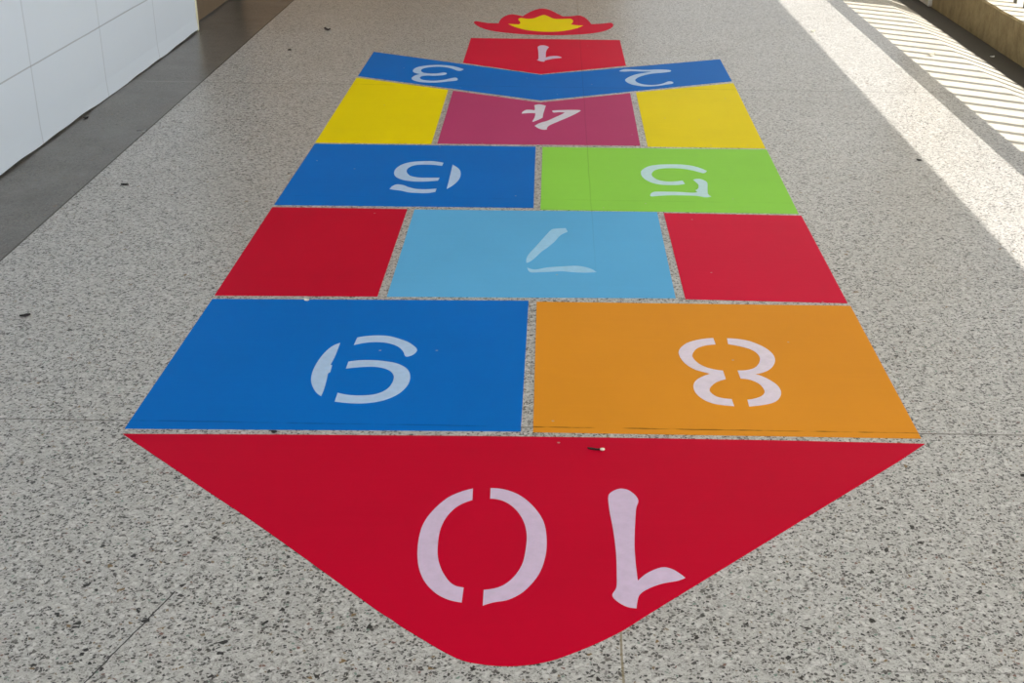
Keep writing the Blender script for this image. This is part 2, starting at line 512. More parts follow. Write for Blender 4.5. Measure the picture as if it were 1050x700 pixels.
# ---------------------------------------------------------------- the painted hopscotch
PANELS = {
  'p10':[(-0.9047,2.3936),(-0.5175,2.3995),(-0.1368,2.4034),(0.1105,2.4034),(0.4812,2.4006),(0.7849,2.3939),(0.7077,2.3139),(0.6527,2.2606),(0.597,2.2067),(0.5385,2.1499),(0.4751,2.0882),(0.4003,2.0154),(0.3195,1.9366),(0.2463,1.8652),(0.1913,1.8116),(0.1583,1.7788),(0.1386,1.7587),(0.1241,1.7443),(0.1072,1.7294),(0.0857,1.7126),(0.0638,1.6969),(0.0432,1.6833),(0.0256,1.6723),(0.0119,1.6644),(0.0009,1.6592),(-0.009,1.6556),(-0.0192,1.6523),(-0.03,1.6494),(-0.0407,1.6473),(-0.0514,1.6459),(-0.0622,1.6452),(-0.0732,1.6451),(-0.0845,1.6456),(-0.0958,1.6468),(-0.107,1.6489),(-0.1174,1.651),(-0.1272,1.6534),(-0.1381,1.6577),(-0.1519,1.6658),(-0.1709,1.68),(-0.1938,1.6991),(-0.2166,1.7189),(-0.235,1.735),(-0.2467,1.7455),(-0.2541,1.7529),(-0.2599,1.759),(-0.2669,1.766),(-0.2719,1.7703),(-0.2745,1.7722),(-0.2823,1.7793),(-0.3029,1.7998),(-0.3441,1.8418),(-0.4019,1.9012),(-0.4658,1.9667),(-0.5231,2.0246),(-0.5691,2.07),(-0.6101,2.1094),(-0.6477,2.1449)],
  'p9':[(-0.9008,3.1427),(-0.0674,3.1579),(-0.0674,2.4275),(-0.9081,2.4179)],
  'p8':[(-0.0459,3.1512),(0.7831,3.15),(0.7831,2.4175),(-0.0412,2.4242)],
  'red_left':[(-0.8998,3.9124),(-0.4703,3.9097),(-0.4699,3.1754),(-0.9013,3.1686)],
  'p7':[(-0.4468,3.9067),(0.3243,3.9117),(0.3245,3.1893),(-0.4447,3.1748)],
  'red_right':[(0.345,3.9018),(0.7801,3.8937),(0.7793,3.1694),(0.3503,3.1839)],
  'p6':[(-0.8952,4.6594),(-0.0752,4.6585),(-0.0696,3.9394),(-0.8988,3.9382)],
  'p5':[(-0.0498,4.653),(0.7814,4.658),(0.7743,3.9128),(-0.0466,3.9225)],
  'yellow_left':[(-0.8989,5.7621),(-0.4711,5.5487),(-0.4642,4.6794),(-0.8962,4.6796)],
  'p4':[(-0.4483,5.5335),(-0.0681,5.339),(0.3177,5.5293),(0.3145,4.6925),(-0.4424,4.6872)],
  'yellow_right':[(0.3439,5.5452),(0.7911,5.7471),(0.7796,4.6751),(0.3418,4.6804)],
  'p23':[(-0.8974,6.3298),(-0.0717,5.8665),(0.7888,6.2574),(0.7895,5.7878),(-0.0666,5.3802),(-0.8975,5.7978)],
  'p1':[(-0.4455,6.7043),(0.3219,6.6993),(0.3254,6.0892),(-0.0738,5.8846),(-0.4449,6.1068)],
  'crown':[(-0.4556,7.1304),(-0.4582,7.1557),(-0.4554,7.1732),(-0.4464,7.1798),(-0.429,7.1691),(-0.4056,7.1475),(-0.3826,7.1309),(-0.362,7.1253),(-0.3417,7.1245),(-0.3215,7.1262),(-0.3196,7.1787),(-0.3166,7.2292),(-0.3116,7.2749),(-0.3034,7.3158),(-0.2931,7.3516),(-0.2824,7.3788),(-0.2726,7.3964),(-0.2624,7.4051),(-0.2498,7.4046),(-0.2336,7.3932),(-0.215,7.3726),(-0.1953,7.3475),(-0.1883,7.3781),(-0.1805,7.4098),(-0.1709,7.4434),(-0.1588,7.4823),(-0.1449,7.5234),(-0.1308,7.5573),(-0.1169,7.5816),(-0.1028,7.5983),(-0.0886,7.6047),(-0.0741,7.5987),(-0.0596,7.5824),(-0.0451,7.5585),(-0.0303,7.5247),(-0.0155,7.4838),(-0.002,7.4458),(0.0094,7.4143),(0.0196,7.3857),(0.0291,7.3585),(0.0477,7.3619),(0.0656,7.366),(0.0818,7.3715),(0.0959,7.3822),(0.1083,7.3943),(0.1198,7.3976),(0.1302,7.3875),(0.1395,7.3686),(0.1483,7.3436),(0.1567,7.3112),(0.1645,7.273),(0.1712,7.2355),(0.1763,7.2011),(0.1803,7.1673),(0.1838,7.1341),(0.204,7.1389),(0.2238,7.1444),(0.2427,7.1513),(0.262,7.1643),(0.2804,7.1789),(0.2942,7.1813),(0.3016,7.1634),(0.3043,7.1336),(0.3036,7.1028),(0.2998,7.0743),(0.2927,7.0449),(0.2827,7.0154),(0.2704,6.9856),(0.2552,6.9558),(0.2362,6.9283),(0.2134,6.9035),(0.1867,6.8808),(0.156,6.8612),(0.1181,6.8447),(0.076,6.8311),(0.0384,6.8211),(0.011,6.8149),(-0.012,6.8122),(-0.0394,6.812),(-0.0754,6.8135),(-0.1158,6.8175),(-0.1563,6.8246),(-0.1971,6.8356),(-0.238,6.8499),(-0.2748,6.8658),(-0.3054,6.8824),(-0.3319,6.9008),(-0.356,6.9226),(-0.3784,6.9487),(-0.3985,6.9784),(-0.4163,7.0115),(-0.4327,7.0512),(-0.4468,7.0945)],
}
NUMERALS = {
  '10_1':[[(0.1097,2.1574),(0.1104,2.1645),(0.1115,2.1695),(0.1129,2.1732),(0.1147,2.1763),(0.1169,2.1795),(0.1198,2.1831),(0.1232,2.1865),(0.127,2.1894),(0.1309,2.1915),(0.1347,2.1926),(0.1384,2.1927),(0.1423,2.1919),(0.1462,2.1903),(0.1499,2.1877),(0.1534,2.1841),(0.1569,2.1792),(0.1605,2.1731),(0.1637,2.1662),(0.1662,2.1589),(0.1677,2.1515),(0.1677,2.1453),(0.1666,2.1398),(0.1648,2.1335),(0.1628,2.1248),(0.161,2.1121),(0.1594,2.0938),(0.1575,2.071),(0.1556,2.0467),(0.154,2.0235),(0.1528,2.004),(0.152,1.9886),(0.1516,1.9756),(0.1514,1.9639),(0.1513,1.9526),(0.1512,1.9408),(0.1512,1.9285),(0.1514,1.9164),(0.1516,1.9043),(0.1518,1.8924),(0.1521,1.8806),(0.1555,1.8858),(0.1589,1.8908),(0.1626,1.8957),(0.1664,1.9004),(0.1706,1.9048),(0.1754,1.909),(0.1806,1.9132),(0.186,1.917),(0.1912,1.9201),(0.1959,1.9222),(0.1999,1.923),(0.2035,1.9229),(0.2068,1.9219),(0.2099,1.9205),(0.2129,1.9189),(0.2158,1.917),(0.2185,1.9145),(0.221,1.9117),(0.2234,1.9088),(0.2257,1.906),(0.2279,1.9031),(0.23,1.9003),(0.2319,1.8973),(0.2338,1.8943),(0.2357,1.8913),(0.2332,1.8895),(0.2306,1.8876),(0.2277,1.8858),(0.2243,1.884),(0.2203,1.8821),(0.2154,1.8804),(0.2099,1.8787),(0.2039,1.877),(0.198,1.875),(0.1924,1.8727),(0.1871,1.8699),(0.1818,1.8667),(0.1766,1.8634),(0.1719,1.8599),(0.1677,1.8565),(0.164,1.8534),(0.1607,1.8502),(0.1579,1.847),(0.1554,1.8437),(0.1533,1.8402),(0.1516,1.8365),(0.1505,1.8325),(0.1496,1.8285),(0.1489,1.8244),(0.1482,1.8204),(0.1475,1.8164),(0.1469,1.8124),(0.1464,1.8084),(0.1459,1.8044),(0.1455,1.8004),(0.1413,1.801),(0.1372,1.8018),(0.1331,1.803),(0.129,1.8049),(0.1251,1.8077),(0.1208,1.8116),(0.1162,1.8167),(0.1118,1.8223),(0.1083,1.8281),(0.1062,1.8336),(0.1061,1.8385),(0.1076,1.8433),(0.1099,1.8482),(0.1123,1.8535),(0.1139,1.8594),(0.1147,1.8657),(0.1152,1.8722),(0.1155,1.8793),(0.1158,1.8876),(0.1161,1.8976),(0.1165,1.9099),(0.1169,1.9241),(0.1173,1.9396),(0.1176,1.9556),(0.1176,1.9712),(0.1173,1.987),(0.1168,2.0034),(0.1162,2.0199),(0.1155,2.0354),(0.1148,2.0493),(0.1141,2.0607),(0.1134,2.0701),(0.1127,2.0786),(0.112,2.0872),(0.1114,2.097),(0.1108,2.1088),(0.1102,2.1219),(0.1097,2.1352),(0.1095,2.1474)]],
  '10_0':[[(-0.1543,2.1863),(-0.159,2.1841),(-0.1637,2.1817),(-0.1685,2.179),(-0.1733,2.176),(-0.1781,2.1724),(-0.183,2.1685),(-0.1879,2.1645),(-0.1929,2.1598),(-0.1978,2.1544),(-0.2027,2.1477),(-0.2078,2.1396),(-0.2129,2.1302),(-0.2179,2.1201),(-0.2225,2.1097),(-0.2266,2.0995),(-0.2302,2.0896),(-0.2333,2.0798),(-0.236,2.0697),(-0.2383,2.0591),(-0.2401,2.0478),(-0.2413,2.0355),(-0.242,2.0223),(-0.2423,2.0088),(-0.2422,1.9953),(-0.2418,1.9822),(-0.241,1.9693),(-0.2399,1.9564),(-0.2384,1.9436),(-0.2366,1.9314),(-0.2345,1.92),(-0.2321,1.9094),(-0.2293,1.8994),(-0.2263,1.8899),(-0.2231,1.881),(-0.2195,1.8726),(-0.2156,1.8647),(-0.2114,1.8573),(-0.2069,1.8504),(-0.2024,1.8441),(-0.1978,1.8384),(-0.1933,1.8335),(-0.1887,1.8292),(-0.184,1.8254),(-0.1793,1.8221),(-0.1746,1.8192),(-0.1698,1.8167),(-0.1649,1.8148),(-0.16,1.8132),(-0.155,1.8119),(-0.1501,1.8108),(-0.1497,1.8538),(-0.1538,1.8547),(-0.1579,1.8558),(-0.1619,1.8574),(-0.1658,1.8598),(-0.1696,1.8632),(-0.1734,1.8677),(-0.1771,1.8733),(-0.1807,1.8796),(-0.1841,1.8866),(-0.1874,1.894),(-0.1905,1.902),(-0.1935,1.9107),(-0.1963,1.92),(-0.1988,1.9296),(-0.2009,1.9392),(-0.2025,1.9488),(-0.2038,1.9588),(-0.2047,1.9689),(-0.2054,1.9792),(-0.2059,1.9894),(-0.2063,1.9999),(-0.2064,2.0106),(-0.2063,2.0213),(-0.2059,2.0319),(-0.2051,2.0419),(-0.2039,2.0515),(-0.2024,2.0607),(-0.2006,2.0696),(-0.1984,2.0781),(-0.1959,2.0863),(-0.1931,2.0942),(-0.1899,2.1018),(-0.1863,2.109),(-0.1824,2.1157),(-0.1782,2.1218),(-0.1737,2.1272),(-0.1688,2.1319),(-0.1636,2.1362),(-0.1582,2.1401),(-0.1527,2.1438)],[(-0.12,2.1886),(-0.1143,2.1884),(-0.1086,2.188),(-0.1029,2.1872),(-0.097,2.1857),(-0.0911,2.1834),(-0.0849,2.1803),(-0.0785,2.1765),(-0.0722,2.172),(-0.0659,2.1667),(-0.0599,2.1606),(-0.054,2.1535),(-0.0482,2.1454),(-0.0426,2.1367),(-0.0374,2.1275),(-0.0326,2.1181),(-0.0281,2.1085),(-0.0239,2.0985),(-0.0201,2.0882),(-0.0168,2.0776),(-0.014,2.0666),(-0.0119,2.0551),(-0.0103,2.0431),(-0.0092,2.0309),(-0.0084,2.0187),(-0.008,2.0068),(-0.0077,1.9952),(-0.0078,1.9837),(-0.0082,1.9722),(-0.009,1.9609),(-0.0102,1.9496),(-0.0117,1.9383),(-0.0135,1.927),(-0.0157,1.9159),(-0.0184,1.9051),(-0.0215,1.8946),(-0.0253,1.8843),(-0.0297,1.8741),(-0.0344,1.8644),(-0.0394,1.8553),(-0.0443,1.8474),(-0.0492,1.8406),(-0.0544,1.8347),(-0.0597,1.8296),(-0.0649,1.8252),(-0.0702,1.8214),(-0.0755,1.8185),(-0.081,1.8166),(-0.0864,1.8153),(-0.0916,1.814),(-0.0963,1.8125),(-0.1004,1.8106),(-0.1042,1.8086),(-0.1076,1.8067),(-0.1108,1.8047),(-0.1139,1.8027),(-0.1148,1.8476),(-0.1092,1.8487),(-0.1037,1.85),(-0.0984,1.8517),(-0.0932,1.8539),(-0.0883,1.8568),(-0.0837,1.8605),(-0.0793,1.8649),(-0.0751,1.8698),(-0.0711,1.8755),(-0.0673,1.8818),(-0.0636,1.889),(-0.0601,1.8971),(-0.0568,1.9058),(-0.0539,1.9148),(-0.0514,1.9241),(-0.0496,1.9335),(-0.0482,1.9433),(-0.0472,1.9535),(-0.0464,1.9637),(-0.0457,1.9739),(-0.0452,1.9842),(-0.0448,1.9947),(-0.0446,2.0052),(-0.0447,2.0156),(-0.0452,2.0256),(-0.0461,2.0354),(-0.0473,2.045),(-0.0488,2.0544),(-0.0507,2.0635),(-0.053,2.0725),(-0.0556,2.0813),(-0.0587,2.09),(-0.0621,2.0984),(-0.0658,2.1064),(-0.0697,2.1137),(-0.0739,2.1205),(-0.0785,2.1268),(-0.0833,2.1326),(-0.0882,2.1376),(-0.0932,2.1417),(-0.0982,2.1447),(-0.1032,2.1468),(-0.1084,2.1482),(-0.1136,2.1491),(-0.1188,2.1497)]],
  '8':[[(0.3967,2.9275),(0.3922,2.9269),(0.3877,2.9262),(0.3831,2.9254),(0.3783,2.9242),(0.3735,2.9227),(0.3684,2.9209),(0.3632,2.9188),(0.3579,2.9163),(0.3526,2.9136),(0.3474,2.9104),(0.3424,2.9071),(0.3375,2.9035),(0.3326,2.8995),(0.3279,2.895),(0.3236,2.8896),(0.3193,2.8832),(0.3151,2.876),(0.3112,2.8682),(0.3079,2.8604),(0.3054,2.8528),(0.3039,2.8457),(0.303,2.8388),(0.3028,2.8318),(0.3031,2.8247),(0.3038,2.8173),(0.3049,2.8093),(0.3065,2.8009),(0.3085,2.7923),(0.3109,2.7841),(0.3136,2.7766),(0.3167,2.7696),(0.3203,2.763),(0.3241,2.7568),(0.3281,2.7511),(0.332,2.7463),(0.3358,2.7423),(0.3399,2.739),(0.3439,2.7364),(0.3478,2.734),(0.3515,2.7316),(0.3549,2.7293),(0.3582,2.7272),(0.3614,2.7253),(0.3644,2.7235),(0.3674,2.7218),(0.3637,2.7192),(0.36,2.7166),(0.3563,2.7138),(0.3527,2.7108),(0.3491,2.7074),(0.3454,2.7038),(0.3416,2.6998),(0.3379,2.6956),(0.3344,2.6911),(0.3314,2.6862),(0.3288,2.6809),(0.3264,2.6753),(0.3244,2.6694),(0.3228,2.6632),(0.3217,2.6566),(0.3212,2.6496),(0.3212,2.642),(0.3216,2.6342),(0.3225,2.6266),(0.3238,2.6195),(0.3257,2.6128),(0.3281,2.6062),(0.3309,2.6),(0.334,2.5942),(0.3371,2.589),(0.3404,2.5843),(0.3438,2.5801),(0.3475,2.5764),(0.3513,2.5731),(0.3551,2.5702),(0.3591,2.5677),(0.3632,2.5658),(0.3674,2.5642),(0.3719,2.5628),(0.3765,2.5614),(0.3815,2.5602),(0.3867,2.5592),(0.3921,2.5583),(0.3976,2.5575),(0.4032,2.5567),(0.4017,2.5908),(0.3971,2.5916),(0.3926,2.5924),(0.3882,2.5933),(0.3842,2.5944),(0.3804,2.5958),(0.3771,2.5972),(0.3741,2.5988),(0.3714,2.6006),(0.3688,2.6027),(0.3665,2.6054),(0.3642,2.6089),(0.362,2.6129),(0.36,2.6173),(0.3584,2.6218),(0.3573,2.6261),(0.3567,2.6301),(0.3566,2.634),(0.3569,2.6379),(0.3576,2.6419),(0.3587,2.6461),(0.3604,2.6507),(0.3627,2.6557),(0.3653,2.6607),(0.3681,2.6654),(0.3709,2.6697),(0.3737,2.6733),(0.3765,2.6766),(0.3795,2.6795),(0.3825,2.6822),(0.3854,2.6847),(0.3884,2.687),(0.3914,2.689),(0.3944,2.6908),(0.3974,2.6925),(0.4004,2.694),(0.399,2.7397),(0.3956,2.7403),(0.3923,2.7411),(0.3888,2.742),(0.3853,2.7432),(0.3817,2.7446),(0.3778,2.7464),(0.3738,2.7484),(0.3697,2.7507),(0.3657,2.7533),(0.3619,2.7563),(0.3583,2.7598),(0.3548,2.7637),(0.3515,2.7679),(0.3483,2.7725),(0.3455,2.7775),(0.3429,2.7832),(0.3404,2.7895),(0.3382,2.7961),(0.3364,2.8026),(0.3352,2.8087),(0.3346,2.8141),(0.3345,2.8192),(0.3349,2.8241),(0.3358,2.829),(0.337,2.8343),(0.3387,2.8402),(0.3409,2.8464),(0.3435,2.8527),(0.3465,2.8587),(0.3499,2.864),(0.3537,2.8686),(0.3579,2.8727),(0.3625,2.8764),(0.3673,2.8796),(0.3721,2.8825),(0.3771,2.8847),(0.3822,2.8865),(0.3874,2.8879),(0.3927,2.8889),(0.3981,2.8899)],[(0.4307,2.9272),(0.4359,2.9269),(0.441,2.9266),(0.4462,2.926),(0.4514,2.9252),(0.4566,2.9239),(0.4618,2.9224),(0.467,2.9207),(0.4723,2.9186),(0.4775,2.916),(0.4828,2.9126),(0.4882,2.9082),(0.4938,2.903),(0.4993,2.8973),(0.5045,2.8913),(0.5092,2.8853),(0.5134,2.8792),(0.5173,2.8729),(0.5207,2.8663),(0.5238,2.8597),(0.5263,2.853),(0.5284,2.8461),(0.5301,2.8391),(0.5314,2.8319),(0.5321,2.8248),(0.5324,2.8177),(0.5321,2.8107),(0.5314,2.8036),(0.5302,2.7965),(0.5285,2.7896),(0.5266,2.7829),(0.5242,2.7762),(0.5214,2.7695),(0.5183,2.763),(0.5149,2.757),(0.5113,2.7515),(0.5074,2.7466),(0.5031,2.7421),(0.4986,2.738),(0.4942,2.7345),(0.49,2.7314),(0.4862,2.7289),(0.4825,2.7269),(0.4789,2.7254),(0.4754,2.7241),(0.4719,2.723),(0.4749,2.7212),(0.4778,2.7194),(0.4809,2.7172),(0.484,2.7146),(0.4872,2.7114),(0.4906,2.7075),(0.4943,2.7031),(0.4979,2.6982),(0.5014,2.6932),(0.5045,2.6881),(0.5073,2.6832),(0.51,2.6782),(0.5123,2.6731),(0.5144,2.6678),(0.516,2.6621),(0.5173,2.6562),(0.5183,2.6499),(0.5189,2.6435),(0.5191,2.637),(0.5188,2.6306),(0.5179,2.6242),(0.5166,2.6177),(0.5148,2.6112),(0.5126,2.605),(0.5101,2.5994),(0.5074,2.5941),(0.5043,2.5892),(0.5009,2.5846),(0.4971,2.5805),(0.4929,2.5767),(0.4882,2.5735),(0.4831,2.5707),(0.4776,2.5682),(0.4719,2.566),(0.4662,2.5639),(0.4604,2.562),(0.4545,2.5603),(0.4485,2.5588),(0.4425,2.5574),(0.4363,2.556),(0.4367,2.589),(0.44,2.5897),(0.4432,2.5906),(0.4464,2.5916),(0.4497,2.5929),(0.453,2.5944),(0.4564,2.5964),(0.46,2.5986),(0.4635,2.6011),(0.4668,2.6038),(0.4698,2.6066),(0.4723,2.6097),(0.4747,2.613),(0.4767,2.6165),(0.4784,2.6201),(0.4798,2.6238),(0.4808,2.6275),(0.4815,2.6312),(0.4818,2.6351),(0.4818,2.6392),(0.4814,2.6438),(0.4807,2.6492),(0.4796,2.6551),(0.4781,2.6613),(0.4763,2.6673),(0.474,2.6726),(0.4711,2.6774),(0.4677,2.6819),(0.464,2.6861),(0.46,2.6897),(0.4561,2.6927),(0.4522,2.6949),(0.4481,2.6964),(0.4439,2.6974),(0.4397,2.6981),(0.4354,2.6986),(0.4338,2.7413),(0.4381,2.7413),(0.4424,2.7414),(0.4467,2.7418),(0.4509,2.7425),(0.4551,2.7437),(0.4593,2.7454),(0.4635,2.7475),(0.4676,2.75),(0.4716,2.753),(0.4752,2.7566),(0.4785,2.7607),(0.4816,2.7654),(0.4844,2.7706),(0.487,2.7761),(0.4893,2.7818),(0.4913,2.7877),(0.4931,2.7941),(0.4947,2.8007),(0.4958,2.8072),(0.4964,2.8135),(0.4964,2.8195),(0.496,2.8255),(0.4951,2.8313),(0.4939,2.8369),(0.4923,2.8422),(0.4904,2.8472),(0.4881,2.8519),(0.4855,2.8564),(0.4825,2.8606),(0.4791,2.8646),(0.4753,2.8682),(0.471,2.8716),(0.4664,2.8746),(0.4616,2.8775),(0.4566,2.8804),(0.4515,2.8831),(0.4461,2.8857),(0.4406,2.8881),(0.4349,2.8905),(0.4291,2.8928)]],
  '9':[[(-0.5214,2.8707),(-0.5252,2.8668),(-0.529,2.8627),(-0.5326,2.8579),(-0.5361,2.8524),(-0.5394,2.8457),(-0.5425,2.8379),(-0.5454,2.8291),(-0.5481,2.8194),(-0.5505,2.8091),(-0.5527,2.7982),(-0.5546,2.7863),(-0.5563,2.7734),(-0.5578,2.7601),(-0.5589,2.7471),(-0.5596,2.7347),(-0.56,2.7231),(-0.56,2.7117),(-0.5597,2.7007),(-0.5591,2.6903),(-0.5583,2.6806),(-0.5573,2.6718),(-0.556,2.6637),(-0.5545,2.6562),(-0.5527,2.6488),(-0.5505,2.6413),(-0.548,2.6333),(-0.545,2.6252),(-0.5418,2.6172),(-0.5386,2.6097),(-0.5353,2.6031),(-0.5321,2.5975),(-0.5288,2.5925),(-0.5255,2.5881),(-0.5221,2.5841),(-0.5187,2.5802),(-0.5185,2.5891),(-0.5182,2.5982),(-0.5181,2.6077),(-0.5182,2.618),(-0.5185,2.6292),(-0.519,2.6415),(-0.5197,2.6548),(-0.5206,2.6688),(-0.5216,2.6834),(-0.5227,2.6983),(-0.5189,2.7052),(-0.5201,2.7414),(-0.5247,2.7461),(-0.5239,2.7558),(-0.5231,2.7658),(-0.5223,2.7762),(-0.5217,2.7872),(-0.5213,2.7991),(-0.5211,2.812),(-0.521,2.8258),(-0.5211,2.8403),(-0.5212,2.8553)],[(-0.4844,2.9035),(-0.4798,2.906),(-0.4752,2.9083),(-0.4704,2.9105),(-0.4655,2.9125),(-0.4605,2.9142),(-0.4553,2.9155),(-0.4498,2.9166),(-0.4443,2.9174),(-0.4387,2.9179),(-0.4331,2.9181),(-0.4275,2.9179),(-0.4218,2.9175),(-0.4161,2.9168),(-0.4104,2.9155),(-0.4046,2.9136),(-0.3986,2.9109),(-0.3924,2.9075),(-0.3862,2.9036),(-0.3802,2.8996),(-0.3746,2.8955),(-0.3694,2.8916),(-0.3644,2.8877),(-0.3597,2.8837),(-0.3551,2.8791),(-0.3507,2.8737),(-0.3459,2.8672),(-0.3409,2.8598),(-0.3362,2.852),(-0.3324,2.8444),(-0.3301,2.8374),(-0.3295,2.8308),(-0.3303,2.8244),(-0.3319,2.8183),(-0.334,2.8128),(-0.3362,2.8082),(-0.3385,2.8043),(-0.3414,2.801),(-0.3445,2.7984),(-0.3474,2.7965),(-0.3498,2.7956),(-0.3517,2.7958),(-0.3532,2.797),(-0.3545,2.7989),(-0.3557,2.8013),(-0.3568,2.804),(-0.3579,2.809),(-0.359,2.814),(-0.3604,2.819),(-0.3621,2.824),(-0.3641,2.8291),(-0.3664,2.8342),(-0.3691,2.8395),(-0.3721,2.8447),(-0.3754,2.8497),(-0.3791,2.8543),(-0.3832,2.8585),(-0.3877,2.8625),(-0.3924,2.8661),(-0.3975,2.8694),(-0.4026,2.8721),(-0.408,2.8743),(-0.4137,2.8761),(-0.4196,2.8774),(-0.4254,2.8783),(-0.4311,2.8787),(-0.4366,2.8787),(-0.4419,2.8782),(-0.4473,2.8772),(-0.4527,2.8759),(-0.4581,2.8741),(-0.4636,2.872),(-0.4692,2.8694),(-0.4748,2.8664),(-0.4805,2.8632),(-0.4861,2.8599)],[(-0.485,2.7633),(-0.4808,2.7651),(-0.4765,2.7669),(-0.472,2.7685),(-0.4671,2.7699),(-0.4618,2.771),(-0.4559,2.772),(-0.4495,2.7728),(-0.4428,2.7733),(-0.436,2.7736),(-0.4293,2.7734),(-0.4226,2.7728),(-0.4157,2.7719),(-0.4089,2.7706),(-0.4022,2.7691),(-0.3958,2.7674),(-0.3898,2.7656),(-0.384,2.7637),(-0.3784,2.7616),(-0.3729,2.7589),(-0.3677,2.7556),(-0.3625,2.7517),(-0.3575,2.7472),(-0.3526,2.7422),(-0.3482,2.7367),(-0.3442,2.7307),(-0.3408,2.7242),(-0.3378,2.7173),(-0.3352,2.7098),(-0.3331,2.702),(-0.3315,2.6938),(-0.3304,2.6851),(-0.3297,2.6759),(-0.3295,2.6664),(-0.3299,2.6568),(-0.3308,2.6475),(-0.3325,2.6381),(-0.3347,2.6286),(-0.3375,2.6192),(-0.3407,2.6103),(-0.3443,2.6021),(-0.3484,2.5946),(-0.353,2.5876),(-0.3579,2.5812),(-0.3632,2.5753),(-0.3687,2.5701),(-0.3744,2.5654),(-0.3803,2.5615),(-0.3866,2.558),(-0.3931,2.555),(-0.3999,2.5525),(-0.407,2.5504),(-0.4143,2.5486),(-0.4219,2.5474),(-0.4298,2.5467),(-0.438,2.5465),(-0.4467,2.5471),(-0.4557,2.5484),(-0.465,2.5501),(-0.4746,2.5522),(-0.4843,2.5545),(-0.4845,2.5982),(-0.4794,2.5956),(-0.4743,2.5932),(-0.4691,2.5909),(-0.4637,2.589),(-0.4581,2.5876),(-0.4521,2.5865),(-0.4459,2.5858),(-0.4395,2.5854),(-0.4331,2.5855),(-0.4269,2.5859),(-0.4207,2.5867),(-0.4143,2.5879),(-0.4082,2.5895),(-0.4023,2.5916),(-0.397,2.5943),(-0.3923,2.5978),(-0.3879,2.6019),(-0.3839,2.6066),(-0.3804,2.6117),(-0.3773,2.6171),(-0.3747,2.6229),(-0.3725,2.6293),(-0.3708,2.6359),(-0.3694,2.6428),(-0.3684,2.6497),(-0.3676,2.6569),(-0.3672,2.6644),(-0.3672,2.672),(-0.3676,2.6793),(-0.3684,2.686),(-0.3697,2.6921),(-0.3714,2.6979),(-0.3736,2.7032),(-0.3761,2.7081),(-0.3788,2.7127),(-0.3819,2.7167),(-0.3852,2.7204),(-0.3889,2.7237),(-0.3928,2.7266),(-0.397,2.7292),(-0.4014,2.7315),(-0.406,2.7336),(-0.4109,2.7353),(-0.4161,2.7366),(-0.4216,2.7374),(-0.4275,2.7376),(-0.4339,2.7373),(-0.4405,2.7366),(-0.4471,2.7356),(-0.4536,2.7344),(-0.4599,2.733),(-0.4663,2.7313),(-0.4726,2.7294),(-0.4789,2.7274),(-0.4852,2.7252)]],
